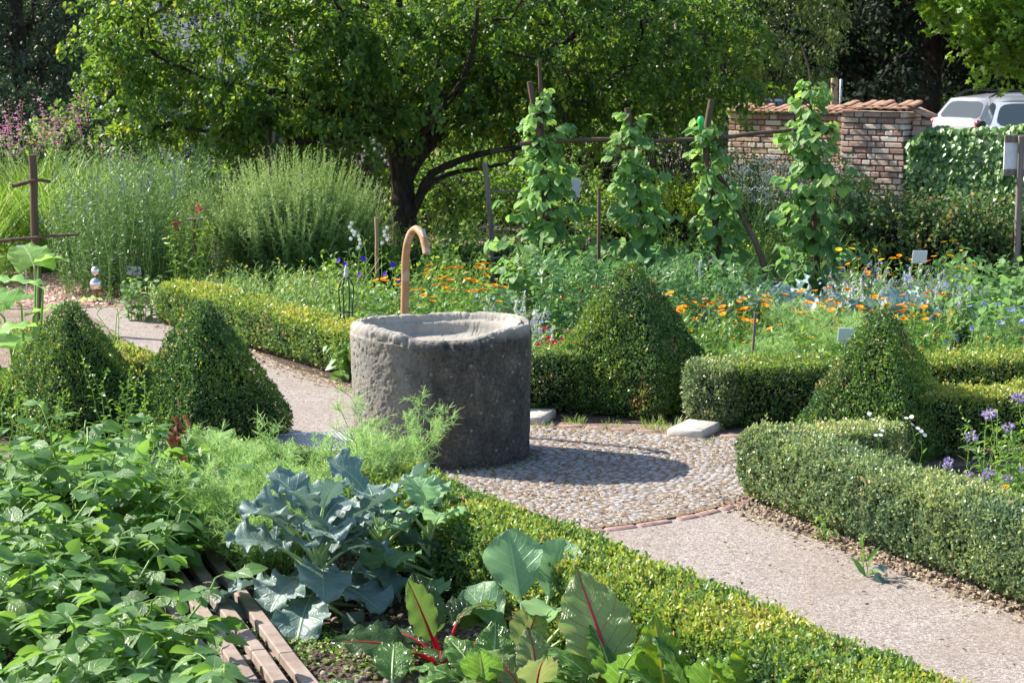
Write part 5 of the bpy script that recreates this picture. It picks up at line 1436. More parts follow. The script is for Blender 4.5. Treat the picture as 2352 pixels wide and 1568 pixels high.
# ---- potatoes
def potato(seed):
    rng = np.random.default_rng(seed)
    w = thing("potato_plant", "", "potato plant")
    P = stems(rng, 7, .10, .62, .7, 8, .5, .1, .02)
    gs = Geo(); tubes(gs, P, np.linspace(.009, .004, 8), 6, rng.uniform(0, 1, 7))
    p, tg, t = on_stems(P, 7, .3, 1.0, rng)
    n = len(p); a = np.arange(n) * 2.4 + rng.normal(0, .3, n)
    el = rng.normal(.25, .3, n); d = np.stack([np.cos(a) * np.cos(el), np.sin(a) * np.cos(el), np.sin(el)], -1)
    Ln = .19 * rng.uniform(.6, 1.1, n) * (1.1 - .5 * t)
    q = p[:, None] + d[:, None] * (np.linspace(0, 1, 5)[None, :, None] * Ln[:, None, None]) + A(0, 0, -1) * (np.linspace(0, 1, 5) ** 2)[None, :, None] * (Ln * .3)[:, None, None]
    tubes(gs, q, np.linspace(.0032, .0016, 5), 4, .5); gs.build("stems", M['stem'], w)
    g = Geo(); sd = unit(np.cross(d, A(0, 0, 1)))
    for f, sgn, sz in ((.42, 1, .8), (.46, -1, .8), (.74, 1, .95), (.78, -1, .95), (1.0, 0, 1.2)):
        k = f * 4; i = min(3, int(k)); pos = q[:, i] + (q[:, i + 1] - q[:, i]) * (k - i)
        dd = unit(d * (.45 if sgn else 1) + sd * sgn * .9 + A(0, 0, -.25) + rng.normal(0, .22, (n, 3)))
        scatter(g, LEAF['oval'], pos, frames(dd, A(0, 0, 1) + rng.normal(0, .35, (n, 3))), .138 * sz * rng.uniform(.6, 1.2, n) * (1.15 - .4 * t), np.clip(.4 + rng.normal(0, .2, n) + .25 * (t - .6), 0, 1))
    g.build("leaves", M['potato'], w)
    return Proto(w)
pots = [potato(600 + i) for i in range(5)]
spots = []
for r, (y, x0, x1) in enumerate(((10.2, -2.75, -1.95), (9.75, -2.7, -1.75), (9.25, -2.6, -1.62), (8.75, -2.5, -1.78), (8.25, -2.4, -1.78), (7.75, -2.2, -1.6), (7.3, -2.1, -1.45), (6.85, -1.95, -1.32), (6.4, -1.8, -1.2))):
    for x in np.arange(x1, x0, -.45 if r < 6 else -.58): spots.append((x + prng.uniform(-.06, .06), y + prng.uniform(-.1, .1), r))
for i, (x, y, r) in enumerate(spots):
    lab = "bushy green potato plant in the dense potato rows beside the wooden duckboard"
    if r == 0: lab = "potato plant at the far end of the rows below the dark pyramids"
    pots[i % 5].put((x, y, 0), prng.uniform(0, 6.28), prng.uniform(.85, 1.12), lab, "potato plants at the far row end" if r == 0 else "potato plants in rows")

# ---- rhubarb
lv = []
for k, (x, az, el, pet, L, W, bend) in enumerate(((0, -35, 48, .24, .36, .4, 1.1), (0, -80, 55, .28, .36, .42, 1.5), (0, 10, 45, .24, .36, .4, .9), (0, 60, 50, .26, .34, .36, .8), (0, 150, 50, .25, .36, .4, .9), (0, 200, 50, .25, .36, .4, 1.2), (0, -130, 50, .25, .36, .4, 1.3), (0, 100, 55, .28, .34, .36, .7), (0, -10, 35, .28, .36, .4, .9), (0, -60, 35, .3, .34, .38, 1.2))):
    lv.append(dict(az=R_(az), el=R_(el), pet=pet, L=L, W=W, bend=bend, ruffle=.09, nruf=3, fold=.15, rnd=.2 + .07 * k, petr=.013, shape='broad', ebend=.2))
rhub = rosette("rhubarb_plant", "big leaved rhubarb plant with ruffled leaves below the nearest pyramid", "rhubarb", 650, lv, 'rhub', 'pstem', A(-1.62, 10.3, 0), "rhubarb plants")
dup(rhub, (-2.3, 10.55, 0), 2.0, .95, "rhubarb plant among the potatoes below the farther pyramid", "rhubarb plants")
w = thing("dry_seed_stalk", "dark brown dried seed stalk standing up from the rhubarb", "dried stalk", A(-1.75, 10.15, 0))
g = Geo(); stick(g, [A(-1.75, 10.15, 0), A(-1.76, 10.15, .3), A(-1.76, 10.14, .52)], .007, .006, 655)
g.build("stem", M['brownstem'], w, world=True)
g = Geo(); rng = np.random.default_rng(656); p = A(-1.76, 10.14, .42) + rng.normal(0, 1, (60, 3)) * A(.022, .022, .06)
scatter(g, LEAF['small'], p, frames(A(0, 0, 1) + rng.normal(0, .5, (60, 3)), rvec(rng, 60)), rng.uniform(.03, .08, 60), rng.uniform(0, 1, 60)); M['dry'] = leaf_mat("dry_seed_head", [(.04, .018, .01), (.1, .04, .02), (.2, .09, .04)], trans=.15)
g.build("seed_head", M['dry'], w, world=True)

# ---- fennel
def fennel(name, label, seed, n, r0, h, spread, loc, dens=1.0, group="fennel clumps"):
    rng = np.random.default_rng(seed)
    w = thing(name, label, "fennel", loc, group)
    P = stems(rng, n, r0, h, spread, 8, .45, .05, .02)
    gs = Geo(); tubes(gs, P, np.linspace(.006, .0015, 8), 4, rng.uniform(0, 1, n)); gs.build("stems", M['stem'], w)
    g = Geo()
    p, tg, t = on_stems(P, 12, .25, 1.0, rng)
    m = len(p); a = np.arange(m) * 2.4
    d = unit(np.stack([np.cos(a), np.sin(a), rng.uniform(.2, .9, m)], -1) + tg * .4); Ln = .16 * rng.uniform(.5, 1.2, m) * (1.15 - .6 * t)
    ns = int(9 * dens)
    f = rng.uniform(.15, 1, (m, ns)); sub = p[:, None] + d[:, None] * (f * Ln[:, None])[..., None]
    sdv = unit(d[:, None] * .9 + rng.normal(0, .6, (m, ns, 3)) + A(0, 0, .15)); sl_ = .05 * rng.uniform(.5, 1.2, (m, ns))
    line = np.stack([p, p + d * Ln[:, None]], 1)
    tubes(g, line, A(.0022, .001), 3, .4)
    sub = sub.reshape(-1, 3); sdv = sdv.reshape(-1, 3); sl_ = sl_.reshape(-1)
    tubes(g, np.stack([sub, sub + sdv * sl_[:, None]], 1), A(.0014, .0008), 3, np.clip(rng.normal(.5, .25, len(sub)), 0, 1))
    nn = 6
    q = sub[:, None] + sdv[:, None] * (sl_[:, None] * rng.uniform(.2, 1, (len(sub), nn)))[..., None]; q = q.reshape(-1, 3)
    dd = unit(np.repeat(sdv, nn, 0) * .9 + rng.normal(0, .6, (len(q), 3)))
    T = (A([-.035, 0, 0], [.035, 0, 0], [.015, 1, 0], [-.015, 1, 0]), np.array([[0, 1, 2, 3]]), A([0, 0], [1, 0], [1, 1], [0, 1]))
    scatter(g, T, q, frames(dd, rvec(rng, len(q))), rng.uniform(.02, .045, len(q)), np.clip(rng.normal(.5, .25, len(q)), 0, 1))
    g.build("fronds", M['fennel'], w)
    return w
fennel("fennel_plant", "wide feathery fennel clump spilling over the duckboard end", 661, 34, .22, .54, .9, A(-1.25, 9.3, 0))
fennel("fennel_plant", "feathery fennel clump between the rhubarb and the broccoli", 662, 36, .24, .58, .8, A(-1.0, 9.75, 0))
fennel("fennel_plant", "tall arching fennel plant in front of the stone well", 663, 13, .06, .78, .5, A(-.66, 9.72, 0), 1.1)
fennel("fennel_plant", "low fennel tuft close behind the broccoli leaves", 664, 22, .16, .46, .7, A(-1.15, 8.95, 0))

# ---- broccoli, sprouts, chard
def whorl(n, seed, el=(20, 75), pet=(.1, .2), L=(.25, .36), W=(.18, .26), bend=(.3, 1.1), hb=(.05, .25), petr=.009, shape='broc', ruffle=.08, nruf=3, fold=.15, blister=0.0, az0=0.0, azs=2.4):
    rng = np.random.default_rng(seed); out = []
    for k in range(n):
        f = k / max(1, n - 1)
        out.append(dict(az=az0 + azs * k + rng.normal(0, .2), el=R_(el[0] + (el[1] - el[0]) * f + rng.normal(0, 6)), pet=rng.uniform(*pet), L=rng.uniform(*L) * (1 - .25 * f), W=rng.uniform(*W) * (1 - .2 * f), bend=rng.uniform(*bend),
                        b=(rng.normal(0, .01), rng.normal(0, .01), hb[0] + (hb[1] - hb[0]) * f), ruffle=ruffle, nruf=nruf, fold=fold, blister=blister, nl=26, nw=12, rnd=rng.uniform(.1, .9), petr=petr, shape=shape, roll=rng.normal(0, .2)))
    return out
b = rosette("broccoli_plant", "large blue-green broccoli plant with wavy leaves beside the duckboard", "broccoli", 670, whorl(34, 671, (0, 80), (.10, .22), (.26, .38), (.22, .31), (.4, 1.3), (.04, .32), ruffle=.085, nruf=3, fold=.25, blister=.02), 'broc', 'pstem', A(-.86, 8.42, 0), None, .4, (.32, .022))
b2 = rosette("broccoli_plant", "smaller broccoli plant just behind the big blue-green one", "broccoli", 672, whorl(20, 673, (15, 75), (.12, .2), (.25, .33), (.2, .27), (.4, 1.2), (.06, .3), ruffle=.08, nruf=3, fold=.22, blister=.02), 'broc', 'pstem', A(-.6, 8.78, 0), None, 1.4, (.32, .02))
rosette("sprout_plant", "tall bright green sprout plant against the hedge beside the broccoli", "brussels sprout", 674, whorl(16, 675, (20, 78), (.12, .2), (.2, .27), (.18, .24), (.4, 1.2), (.06, .3), shape='spoon', ruffle=.07, fold=.25, blister=.02), 'sprout', 'pstem', A(-.36, 8.62, 0), None, 0, (.32, .016))
lv = [dict(az=R_(a), el=R_(e), pet=p_, L=l_, W=w_, bend=b_, rnd=r_, petr=.009, shape='spoon', ruffle=.05, nruf=2, fold=.3, blister=.015, ebend=.1, b=(0, 0, .03), lean=R_(x[7]) if len(x) > 7 else 0.0) for x in
      ((110, 62, .2, .24, .22, .3, .5, -34), (95, 76, .27, .28, .25, .2, .4, -9), (80, 72, .28, .25, .23, .3, .6, 12), (-75, 62, .24, .24, .29, .9, .8, 4), (-20, 55, .2, .2, .18, .6, .5), (150, 40, .14, .16, .15, .5, .1), (165, 48, .16, .16, .15, .4, .2), (-120, 30, .14, .16, .14, .9, .3), (20, 35, .14, .16, .14, .7, .2), (-40, 30, .15, .16, .14, .9, .2)) for a, e, p_, l_, w_, b_, r_ in [x[:7]]]
rosette("sprout_plant", "young sprout plant with pale upright spoon leaves between the red chards", "brussels sprout", 676, lv, 'sprout', 'pstem', A(.08, 7.62, 0))
def chard(label, seed, leafm, stemm, loc, leaves, blister=.05, petr=.011, rz=0.0, group="chard plants", k_=.9):
    lv = [dict(az=R_(a), el=R_(e), pet=p_, L=l_ * k_, W=w_ * k_, bend=b_, roll=rl, rnd=r_, petr=petr, shape='ovate', ruffle=.06, nruf=4, fold=.1, blister=blister, ebend=.15, b=(0, 0, .02), nl=22, nw=14, midr=.8, lean=R_(x[8]) if len(x) > 8 else 0.0) for x in leaves for a, e, p_, l_, w_, b_, rl, r_ in [x[:8]]]
    return rosette("chard_plant", label, "chard", seed, lv, leafm, stemm, loc, group, rz)
chard("dark red-stemmed chard with crinkled glossy leaves beside the broccoli", 680, 'chardr', 'rstem', A(-.28, 7.62, 0),
      ((-92, 80, .13, .36, .15, .2, .5, .3, -17), (182, 30, .14, .36, .22, .5, -.45, .5), (60, 76, .16, .24, .19, 2.0, .3, .2, 10), (30, 72, .17, .24, .2, 1.7, -.4, .5), (110, 78, .14, .3, .18, .5, .2, .4, -10), (-15, 45, .12, .22, .17, 1.2, .2, .4), (-90, 45, .12, .22, .16, 1.0, 0, .4), (150, 40, .12, .24, .15, .9, 0, .3), (-150, 35, .12, .25, .16, .9, .2, .6)), .055)
chard("small red veined chard with a glowing backlit leaf beside the sprout plant", 682, 'chardp', 'rstem', A(-.02, 7.35, 0),
      ((85, 76, .14, .24, .19, .4, .2, .6, 22), (200, 40, .1, .18, .14, .8, 0, .2), (-40, 40, .1, .18, .13, .9, 0, .3)), .04, .008)
chard("tall chard with a pale leaf and thick crimson midrib against the hedge", 683, 'chardp', 'rstem', A(.44, 7.0, 0),
      ((92, 84, .19, .44, .30, .25, .1, .5, -20), (100, 76, .1, .3, .2, .9, .3, .1, -28), (150, 55, .08, .28, .15, 1.2, -.4, .1), (60, 50, .1, .2, .15, 1.0, 0, .4), (-60, 40, .1, .2, .15, 1.0, 0, .3)), .035, .014)
chard("yellow veined chard with one upright backlit leaf", 684, 'chardy', 'ystem', A(.58, 6.8, 0),
      ((88, 84, .17, .3, .2, .2, .1, .5, -9), (200, 40, .1, .22, .16, .9, .2, .4), (20, 35, .1, .22, .15, 1.0, 0, .6), (-60, 40, .1, .2, .15, 1.0, 0, .6)), .04, .010)
chard("glossy green chard whose crinkled leaves rise beside the yellow veined one", 685, 'chardg', 'pstem', A(.68, 6.68, 0),
      ((-85, 80, .2, .26, .2, .5, -.3, .4, 2), (150, 50, .1, .25, .17, 1.0, 0, .5), (30, 55, .1, .24, .16, 1.0, 0, .3), (-60, 30, .1, .24, .16, .9, 0, .5), (220, 30, .1, .24, .16, .9, 0, .7)), .05, .010)
chard("bright lime chard leaf standing broad against the yellow hedge top", 686, 'chardy', 'pstem', A(.84, 6.5, 0),
      ((92, 74, .24, .25, .25, .5, .0, .7, 6), (160, 40, .1, .24, .2, .9, 0, .5), (10, 40, .1, .2, .16, 1.0, 0, .5), (-90, 40, .1, .2, .16, 1.0, 0, .5)), .02, .010)
for i, (x, y, lab) in enumerate(((-.45, 7.0, "pale green chard at the bottom edge below the red chard"), (.05, 6.95, "broad crinkled green chard in front of the small red one"), (.35, 6.95, "low crinkled green chard in front of the sprout plant"), (1.0, 6.15, "folded pale chard leaf poking up at the hedge foot"), (1.28, 5.9, "glossy curled green chard close to the hedge corner"), (.68, 6.3, "green chard hiding the bottom edge under the lime leaf"))):
    chard(lab, 690 + i, 'chardg', 'pstem', A(x, y, 0), tuple((a + 25 * i, e, .14 + .03 * (i > 2) * 3, l_, .17, 1.0, .1, .2 + .12 * i) for a, e, l_ in ((90, 62, .25), (170, 40, .24), (20, 45, .24), (-60, 30, .22), (230, 35, .22))), .05, .01, .3 * i)
for i, (px, Y, sz, lab) in enumerate(((1120, 7.0, .26, "crinkled green chard low in front of the dark red one"), (1235, 6.9, .26, "wavy chard clump at the bottom edge by the sprout stalk"), (1420, 6.95, .27, "broad chard leaves crowding the foot of the crimson chard"), (1600, 6.75, .26, "upright crinkled chard right of the yellow veined leaf"), (1740, 6.45, .26, "rounded bright chard just beyond the lime leaf"), (1860, 6.2, .24, "small wavy chard under the hedge side"), (2010, 5.9, .25, "crinkled chard partly below the picture edge by the hedge"))):
    chard(lab, 720 + i, ('chardg', 'chardp', 'chardg', 'chardg', 'chardy', 'chardg', 'chardg')[i], 'rstem' if i == 1 else 'pstem', grnd(px, Y), tuple((a + 17 * i, e, .15 + .02 * max(0, i - 2), sz * q, sz * .68, bd, .1 * (k % 3 - 1), .15 + .1 * k, ln) for k, (a, e, q, bd, ln) in enumerate(((-88, 78, 1.0, .7, -6), (95, 74, 1.0, .6, 8), (170, 55, .95, 1.1, 0), (15, 52, .95, 1.1, 0), (-50, 45, .9, 1.2, 0), (-125, 45, .9, 1.2, 0), (130, 65, .95, .8, 0)))), .06, .010)
# small weeds on the bed soil
def s_weed(rng, n):
    c_ = A(*[[-.8, 7.9], [-.2, 8.4], [-.45, 7.75], [-1.05, 8.0], [.4, 7.6]])
    return c_[rng.integers(0, 5, n)] + rng.normal(0, .16, (n, 2))
o = litter("chickweed_leaves", 2600, s_weed, [(.06, .13, .02), (.1, .19, .03), (.16, .24, .05)], .012, .026, 47, .02, .8); o.name = "ground_weeds"

# ---- pumpkin beside the squared post
def pumpkin():
    Lf = []
    for (px, py, Y, az, el, L, W, bend, r_) in ((58, 655, 13.4, 200, 20, .30, .36, .5, .9), (52, 748, 13.2, 215, 10, .28, .34, .7, .8), (70, 610, 14.2, 120, 40, .30, .34, .6, .4), (125, 600, 14.2, 0, 30, .2, .24, 1.2, .4), (15, 690, 13.6, 160, 20, .28, .34, .6, .3), (15, 780, 13.3, 200, 0, .3, .36, .7, .3), (110, 720, 13.6, -20, 30, .22, .26, .8, .3), (5, 850, 13.0, 220, 0, .3, .36, .6, .2), (-30, 720, 13.6, 180, 30, .3, .36, .6, .5), (210, 690, 14.4, 10, 20, .16, .2, .7, .6), (95, 815, 13.2, -60, 5, .2, .25, .8, .3), (-60, 800, 13.0, 190, 10, .3, .36, .6, .5), (40, 800, 13.6, 90, 30, .28, .34, .6, .4)):
        Lf.append((D(px, py, Y), az, el, L, W, bend, r_))
    base = grnd(60, 13.6)
    w = thing("pumpkin_plant", "large leaved pumpkin plant climbing round the squared wooden post", "pumpkin", base)
    g, gs = Geo(), Geo(); rng = np.random.default_rng(700)
    for p, az, el, L, W, bend, r_ in Lf:
        q = p - A(math.cos(R_(az)), math.sin(R_(az)), .25) * .12
        b0 = base + (q - base) * A(.55, .55, 0)
        tubes(gs, smooth_path([b0, (b0 + q) / 2 + A(0, 0, .08), q], 10), np.linspace(.012, .007, 10), 6, .5)
        bigleaf(g, gs, q, R_(az), R_(el + 20), .05, L, W, bend, rng, .05, 3, 0, .1, rng.normal(0, .15), r_, .006, 'heart')
    gs.build("stems", M['stem'], w, world=True); g.build("leaves", M['pump'], w, world=True)
pumpkin()

# ---- mint and weeds round the pyramids
def mint(seed):
    w, P, rng = clump("mint_plant", "", "mint", seed, 7, .09, .62, .25, [('small', 22, .12, 1, .06, 1.15, .5, .45, .1), ('small', 6, .88, 1, .03, .7, .2, .7, 0)], 'mint', .004, 'stem', 7, .35)
    return Proto(w)
mp = [mint(710), mint(711)]
for i, (px, Y, s, lab) in enumerate(((20, 11.3, 1.0, "mint plant at the picture edge below the farther pyramid"), (95, 11.2, .8, "low mint plant among the potatoes below the farther pyramid"), (148, 11.4, .85, "mint sprig in front of the farther pyramid"), (250, 11.6, 1.05, "tall mint plant between the two dark pyramids"), (305, 11.5, 1.0, "tall mint sprigs touching the nearest pyramid"), (-40, 11.0, 1.1, "mint clump beyond the picture edge beside the pumpkin"), (345, 11.2, .7, "short mint plant behind the rhubarb leaves"))):
    mp[i % 2].put(grnd(px, Y), i * 1.3, s, lab, "mint plants round the pyramids")
w, P, rng = clump("leafy_weed", "tall leafy weed leaning into the path behind the pyramids", "weed", 715, 3, .03, .95, .3, [('lance', 16, .2, 1, .13, 1.0, .5, .4, .1), ('small', 8, .85, 1, .03, .9, .3, .6, 0)], 'mint', .006, loc=grnd(240, 13.2))
w, P, rng = clump("foxglove_rosette", "pale broad leaved plant at the left foot of the well by the path", "herb", 716, 6, .03, .34, .5, [('oval', 7, .15, 1, .13, 1.2, .3, .7, .3)], 'cal', .006, loc=G(792, 872))
w, P, rng = clump("dark_bush_plant", "dark green leafy plant crowding the far end of the path hedge", "herb", 717, 22, .16, .42, .4, [('oval', 11, .1, 1, .07, 1.2, .2, .3, .2)], 'potato', .004, loc=G(335, 735))
w, P, rng = clump("sage_plant", "pale grey-green sage tuft in front of the hedge end", "herb", 718, 40, .14, .36, .6, [('lance', 14, .15, 1, .075, .8, .2, .6, 0)], 'artem', .003, loc=G(400, 742))
# sow-thistle on the path and tufts at the slabs
w, P, rng = clump("path_weed", "small upright thistle seedling on the path edge", "weed", 719, 2, .02, .16, .5, [('lance', 7, .05, 1, .12, .6, .3, .6, 0)], 'cal', .003, loc=G(1990, 1325))
w, P, rng = clump("path_weed", "flat pale seedling leaf on the gravel beside the thistle", "weed", 720, 2, .02, .05, .8, [('oval', 3, .3, 1, .12, 1.3, .3, .8, .2)], 'cabb', .003, loc=G(2020, 1335))
w, P, rng = clump("path_weed", "tiny green weed at the hedge foot along the path", "weed", 721, 3, .02, .1, .7, [('lance', 5, .05, 1, .09, .8, .3, .6, 0)], 'cal', .003, loc=G(1895, 1245))
for i, (px, py, n, h, lab) in enumerate(((1320, 975, 40, .1, "thin grass tuft at the foot of the tall pyramid"), (1500, 988, 60, .13, "seeding grass tuft on the paving edge beside the pale slab"), (1545, 992, 50, .14, "seeding grass tuft touching the pale slab"), (1240, 985, 30, .08, "short grass tuft beside the slab at the well"), (1400, 982, 24, .08, "sparse grass tuft on the paving edge"), (1620, 1020, 24, .06, "low grass tuft in front of the pale slab"), (1185, 1082, 40, .05, "green weed tuft at the right foot of the well"), (1110, 1092, 40, .04, "creeping green weeds at the front foot of the well"))):
    grass_clump("grass_tuft", lab, "grass tuft", 725 + i, n, .07, h, .7, .25, 'grassy', .004, 6, "grass tufts on the paving edge", G(px, py), .6)
w, P, rng = clump("fleabane", "slender white-flowered fleabane stem rising behind the path hedge", "wildflower", 735, 4, .05, .62, .25, [('lance', 9, .05, .9, .06, .7, .4, .5, 0)], 'mint', .003, loc=A(1.98, 9.9, 0))
for k in range(4):
    for q in range(3):
        g = Geo(); add_flower(g, disc_flower(14, .9, .1, .2, .35), P[k, -1] + rng.normal(0, .02, 3), A(.2, -.5, 1) + rng.normal(0, .2, 3), .013, rng); g.build("flower", M['white'], w)
# ------------------------------------------------------------------ flower beds
FL = dict(cal=disc_flower(18, .85, .3, .15, .3, 1.0, 2), star=disc_flower(5, .55, .1, .1, .15, .9), five=disc_flower(5, 1.0, .25, .1, .12, .9), daisy=disc_flower(12, .9, .2, .2, .3, 1.0))
def calendula(seed, col='orange', h=.5, nst=10, nf=4, label="", bud=2):
    w, P, rng = clump("marigold_plant", label, "marigold", seed, nst, .10, h, .45, [('oblong', 12, .05, .9, .11, .75, .5, .45, .05)], 'cal', .0035, 'stem', 7, .35)
    idx = np.argsort(-P[:, -1, 2])
    for k, i in enumerate(idx[:nf + bud]):
        d = unit(P[i, -1] - P[i, -2]) * .5 + A(rng.normal(-.2, .25), rng.normal(.05, .25), .9)
        sz = rng.uniform(.026, .036) if k < nf else .014
        g = Geo(); add_flower(g, FL['cal'], P[i, -1], d, sz, rng, rng.uniform(0, .5)); g.build("flower", M[col], w)
    return Proto(w)
def scatter_row(protos, pts, label, group, smin=.85, smax=1.15, seed=0):
    r = np.random.default_rng(seed)
    for i, p in enumerate(pts):
        protos[i % len(protos)].put((p[0], p[1], 0), r.uniform(0, 6.28), r.uniform(smin, smax), label, group)
def rowpts(px0, px1, Y0_, Y1_, dx, dy, seed, jit=.25):
    r = np.random.default_rng(seed); out = []
    for y in np.arange(Y0_, Y1_, dy):
        a, b = XP(px0, y), XP(px1, y)
        for x in np.arange(a, b, dx): out.append((x + r.normal(0, jit * dx), y + r.normal(0, jit * dy)))
    return out
cals = [calendula(800 + i, 'orange', .52, 16, 3 + i % 3) for i in range(5)]
caln = [calendula(810 + i, 'orange', .44, 20, 0, "", 1) for i in range(3)]
scatter_row(cals, rowpts(1560, 2200, 14.3, 15.4, .32, .34, 21), "orange marigold plant in the drift behind the dark hedges", "orange marigolds in the drift", .9, 1.12, 1)
scatter_row(caln, rowpts(1560, 2420, 13.45, 14.4, .25, .26, 22), "leafy marigold plant not in flower at the drift's near edge", "leafy marigolds along the hedge", .8, 1.05, 2)
scatter_row([calendula(820, 'orange', .58, 9, 3), calendula(821, 'orange', .6, 9, 3)], rowpts(945, 1130, 15.4, 16.6, .26, .3, 23), "orange marigold plant behind the water spout", "orange marigolds behind the well", .9, 1.1, 3)
scatter_row([calendula(825, 'yellow', .62, 10, 3), calendula(826, 'orange', .62, 10, 3)], rowpts(1960, 2240, 16.9, 18.2, .42, .45, 24), "yellow and orange marigold plant among the blue borage", "marigolds among the borage", .9, 1.15, 4)
# borage
def borage(seed, h=.55, n=9):
    w, P, rng = clump("borage_plant", "", "borage", seed, n, .1, h, .5, [('oblong', 8, .05, .7, .13, 1.0, .5, .15, .1)], 'borage', .005, 'pstem', 8, .3, .05)
    for i in range(n):
        g = Geo(); leaves_on(g, P[i:i + 1, 4:], 34, .1, 1, LEAF['small'], .028, 1.3, rng, .2, .75, .2, .9); g.build("bud_cluster", M['borage'], w)
    for i in range(n):
        for q in range(1 + i % 2):
            g = Geo(); add_flower(g, FL['star'], P[i, -1 - q] + rng.normal(0, .02, 3), A(rng.normal(-.2, .4), -.5, .3), .012, rng, rng.uniform(0, .5)); g.build("flower", M['blue'], w)
    return Proto(w)
bor = [borage(830), borage(831), borage(832)]
scatter_row(bor, rowpts(1960, 2260, 16.3, 18.0, .4, .5, 25), "grey hairy borage plant with small blue stars among the marigolds", "borage among the marigolds", .85, 1.1, 5)
for i, (px, Y, s, lab) in enumerate(((1165, 14.6, .95, "borage plant nodding just over the well rim"), (1215, 14.9, 1.05, "borage plant between the well and the tall pyramid"), (1260, 14.6, .9, "borage plant touching the tall pyramid"), (1190, 15.5, 1.05, "borage plant behind the well below the first bean vine"), (1565, 18.8, 1.0, "borage plant in the gap between the middle bean vines"), (1590, 19.2, 1.0, "borage plant farther back between the middle bean vines"), (1950, 17.8, 1.1, "borage plant at the foot of the fourth bean vine"))):
    bor[i % 3].put(grnd(px, Y), i * 1.7, s, lab, "borage plants")
# blue flax
def flax(seed):
    w, P, rng = clump("flax_plant", "", "flax", seed, 26, .1, .62, .35, [('narrow', 16, .1, .9, .035, .7, .3, .5, 0)], 'greygrass', .0018, 'stem', 7, .3)
    for i in range(5):
        g = Geo(); add_flower(g, FL['five'], P[i, -1], A(-.3, -.3, .8) + rng.normal(0, .3, 3), .02, rng, rng.uniform(0, .5)); g.build("flower", M['blue'], w)
    return Proto(w)
scatter_row([flax(840), flax(841)], rowpts(2250, 2420, 13.9, 14.9, .38, .4, 26), "pale blue flax plant beyond the hedge at the drift's end", "blue flax plants", .9, 1.1, 6)
# cabbages
def cabbage(seed):
    return Proto(rosette("cabbage_plant", "", "cabbage", seed, whorl(15, seed, (20, 80), (.05, .1), (.2, .28), (.22, .28), (.2, .9), (.08, .16), .006, 'broad', .09, 3, .3), 'cabb', 'pstem', stalk=(.16, .02)))
cab = [cabbage(850), cabbage(851)]
scatter_row(cab, rowpts(1690, 2090, 15.7, 16.7, .46, .46, 27), "silvery blue-green cabbage in the row behind the marigolds", "blue-green cabbages in rows", 1.1, 1.35, 7)
cab[0].put(grnd(880, 14.9), 1.0, 1.15, "blue-green cabbage half hidden behind the water spout", "blue-green cabbages in rows")
cab[1].put(grnd(985, 15.1), 2.0, .9, "blue-green cabbage behind the well under the marigolds", "blue-green cabbages in rows")
cab[0].put(grnd(1050, 15.0), 2.6, .95, "second blue-green cabbage right of the water spout", "blue-green cabbages in rows")
cab[1].put(grnd(1110, 15.3), 3.0, 1.0, "blue-green cabbage between the spout and the borage", "blue-green cabbages in rows")
# tomatoes
def tomato(seed):
    w, P, rng = clump("tomato_plant", "", "tomato", seed, 7, .08, .78, .5, [('oval', 16, .1, 1, .08, 1.2, .3, .4, .35), ('lance', 30, .1, 1, .09, 1.2, .3, .4, .35)], 'tomato', .006, 'stem', 8, .3, .1)
    V, f = sphere_v(10, 6)
    for i in range(3):
        g = Geo(); g.add(V * .02 + P[i, 5] + A(.02, -.05, -.03), f); g.build("tomato_fruit", M['tomred'] if i < 1 else M['tomgreen'], w)
    return Proto(w)
M['tomred'] = plain_mat("ripe_tomato", (.6, .04, .01), .25, .5); M['tomgreen'] = plain_mat("unripe_tomato", (.2, .32, .06), .3, .5)
scatter_row([tomato(860), tomato(861)], rowpts(1310, 1720, 15.4, 17.2, .42, .5, 28), "dark green tomato plant below the bean vines", "tomato plants below the beans", 1.05, 1.3, 8)
# dill, dianthus, leeks, bellflowers and other fillers
fennel("dill_plant", "feathery dill plant among the marigolds near the cabbages", 870, 14, .12, .55, .4, grnd(1830, 14.9), 1.0, "dill plants"); fennel("dill_plant", "feathery dill plant beside the bamboo cane", 871, 12, .12, .5, .4, grnd(1740, 13.7), 1.0, "dill plants"); fennel("dill_plant", "feathery dill plant behind the white label plate", 872, 12, .14, .6, .4, grnd(1895, 14.2), 1.0, "dill plants")
def dianthus(seed):
    w, P, rng = clump("dianthus_plant", "", "dianthus", seed, 24, .12, .42, .5, [('narrow', 9, .05, .9, .09, .6, .3, .5, .0), ('lance', 5, .0, .6, .09, .8, .3, .5, 0)], 'cal', .002, 'stem', 6, .35)
    for i in range(9):
        g = Geo(); add_flower(g, FL['daisy'], P[i, -1], A(-.2, -.6, .9) + rng.normal(0, .2, 3), .022, rng); g.build("flower", M['rose'], w)
    return Proto(w)
scatter_row([dianthus(875), dianthus(876)], [(XP(1245, 13.5), 13.5), (XP(1230, 13.9), 13.9), (XP(1290, 13.9), 13.9)], "crimson dianthus clump between the well and the tall pyramid", "crimson dianthus clumps", .9, 1.1, 9)
rosm = clump("magenta_pink", "single magenta flower low behind the squared hedge end", "dianthus", 877, 12, .08, .3, .6, [('lance', 7, .05, .9, .07, .8, .3, .4, 0)], 'cal', .002, loc=grnd(1822, 13.35))
g = Geo(); add_flower(g, FL['daisy'], rosm[1][0, -1] + A(0, -.02, .08), A(0, -.4, 1), .03, rosm[2]); g.build("flower", M['rose'], rosm[0])
grass_clump("leek", "tall blue-green leek leaves beside the tall pyramid", "leek", 880, 16, .05, .55, .3, .2, 'cabb', .02, 7, None, grnd(1305, 14.2), .4)
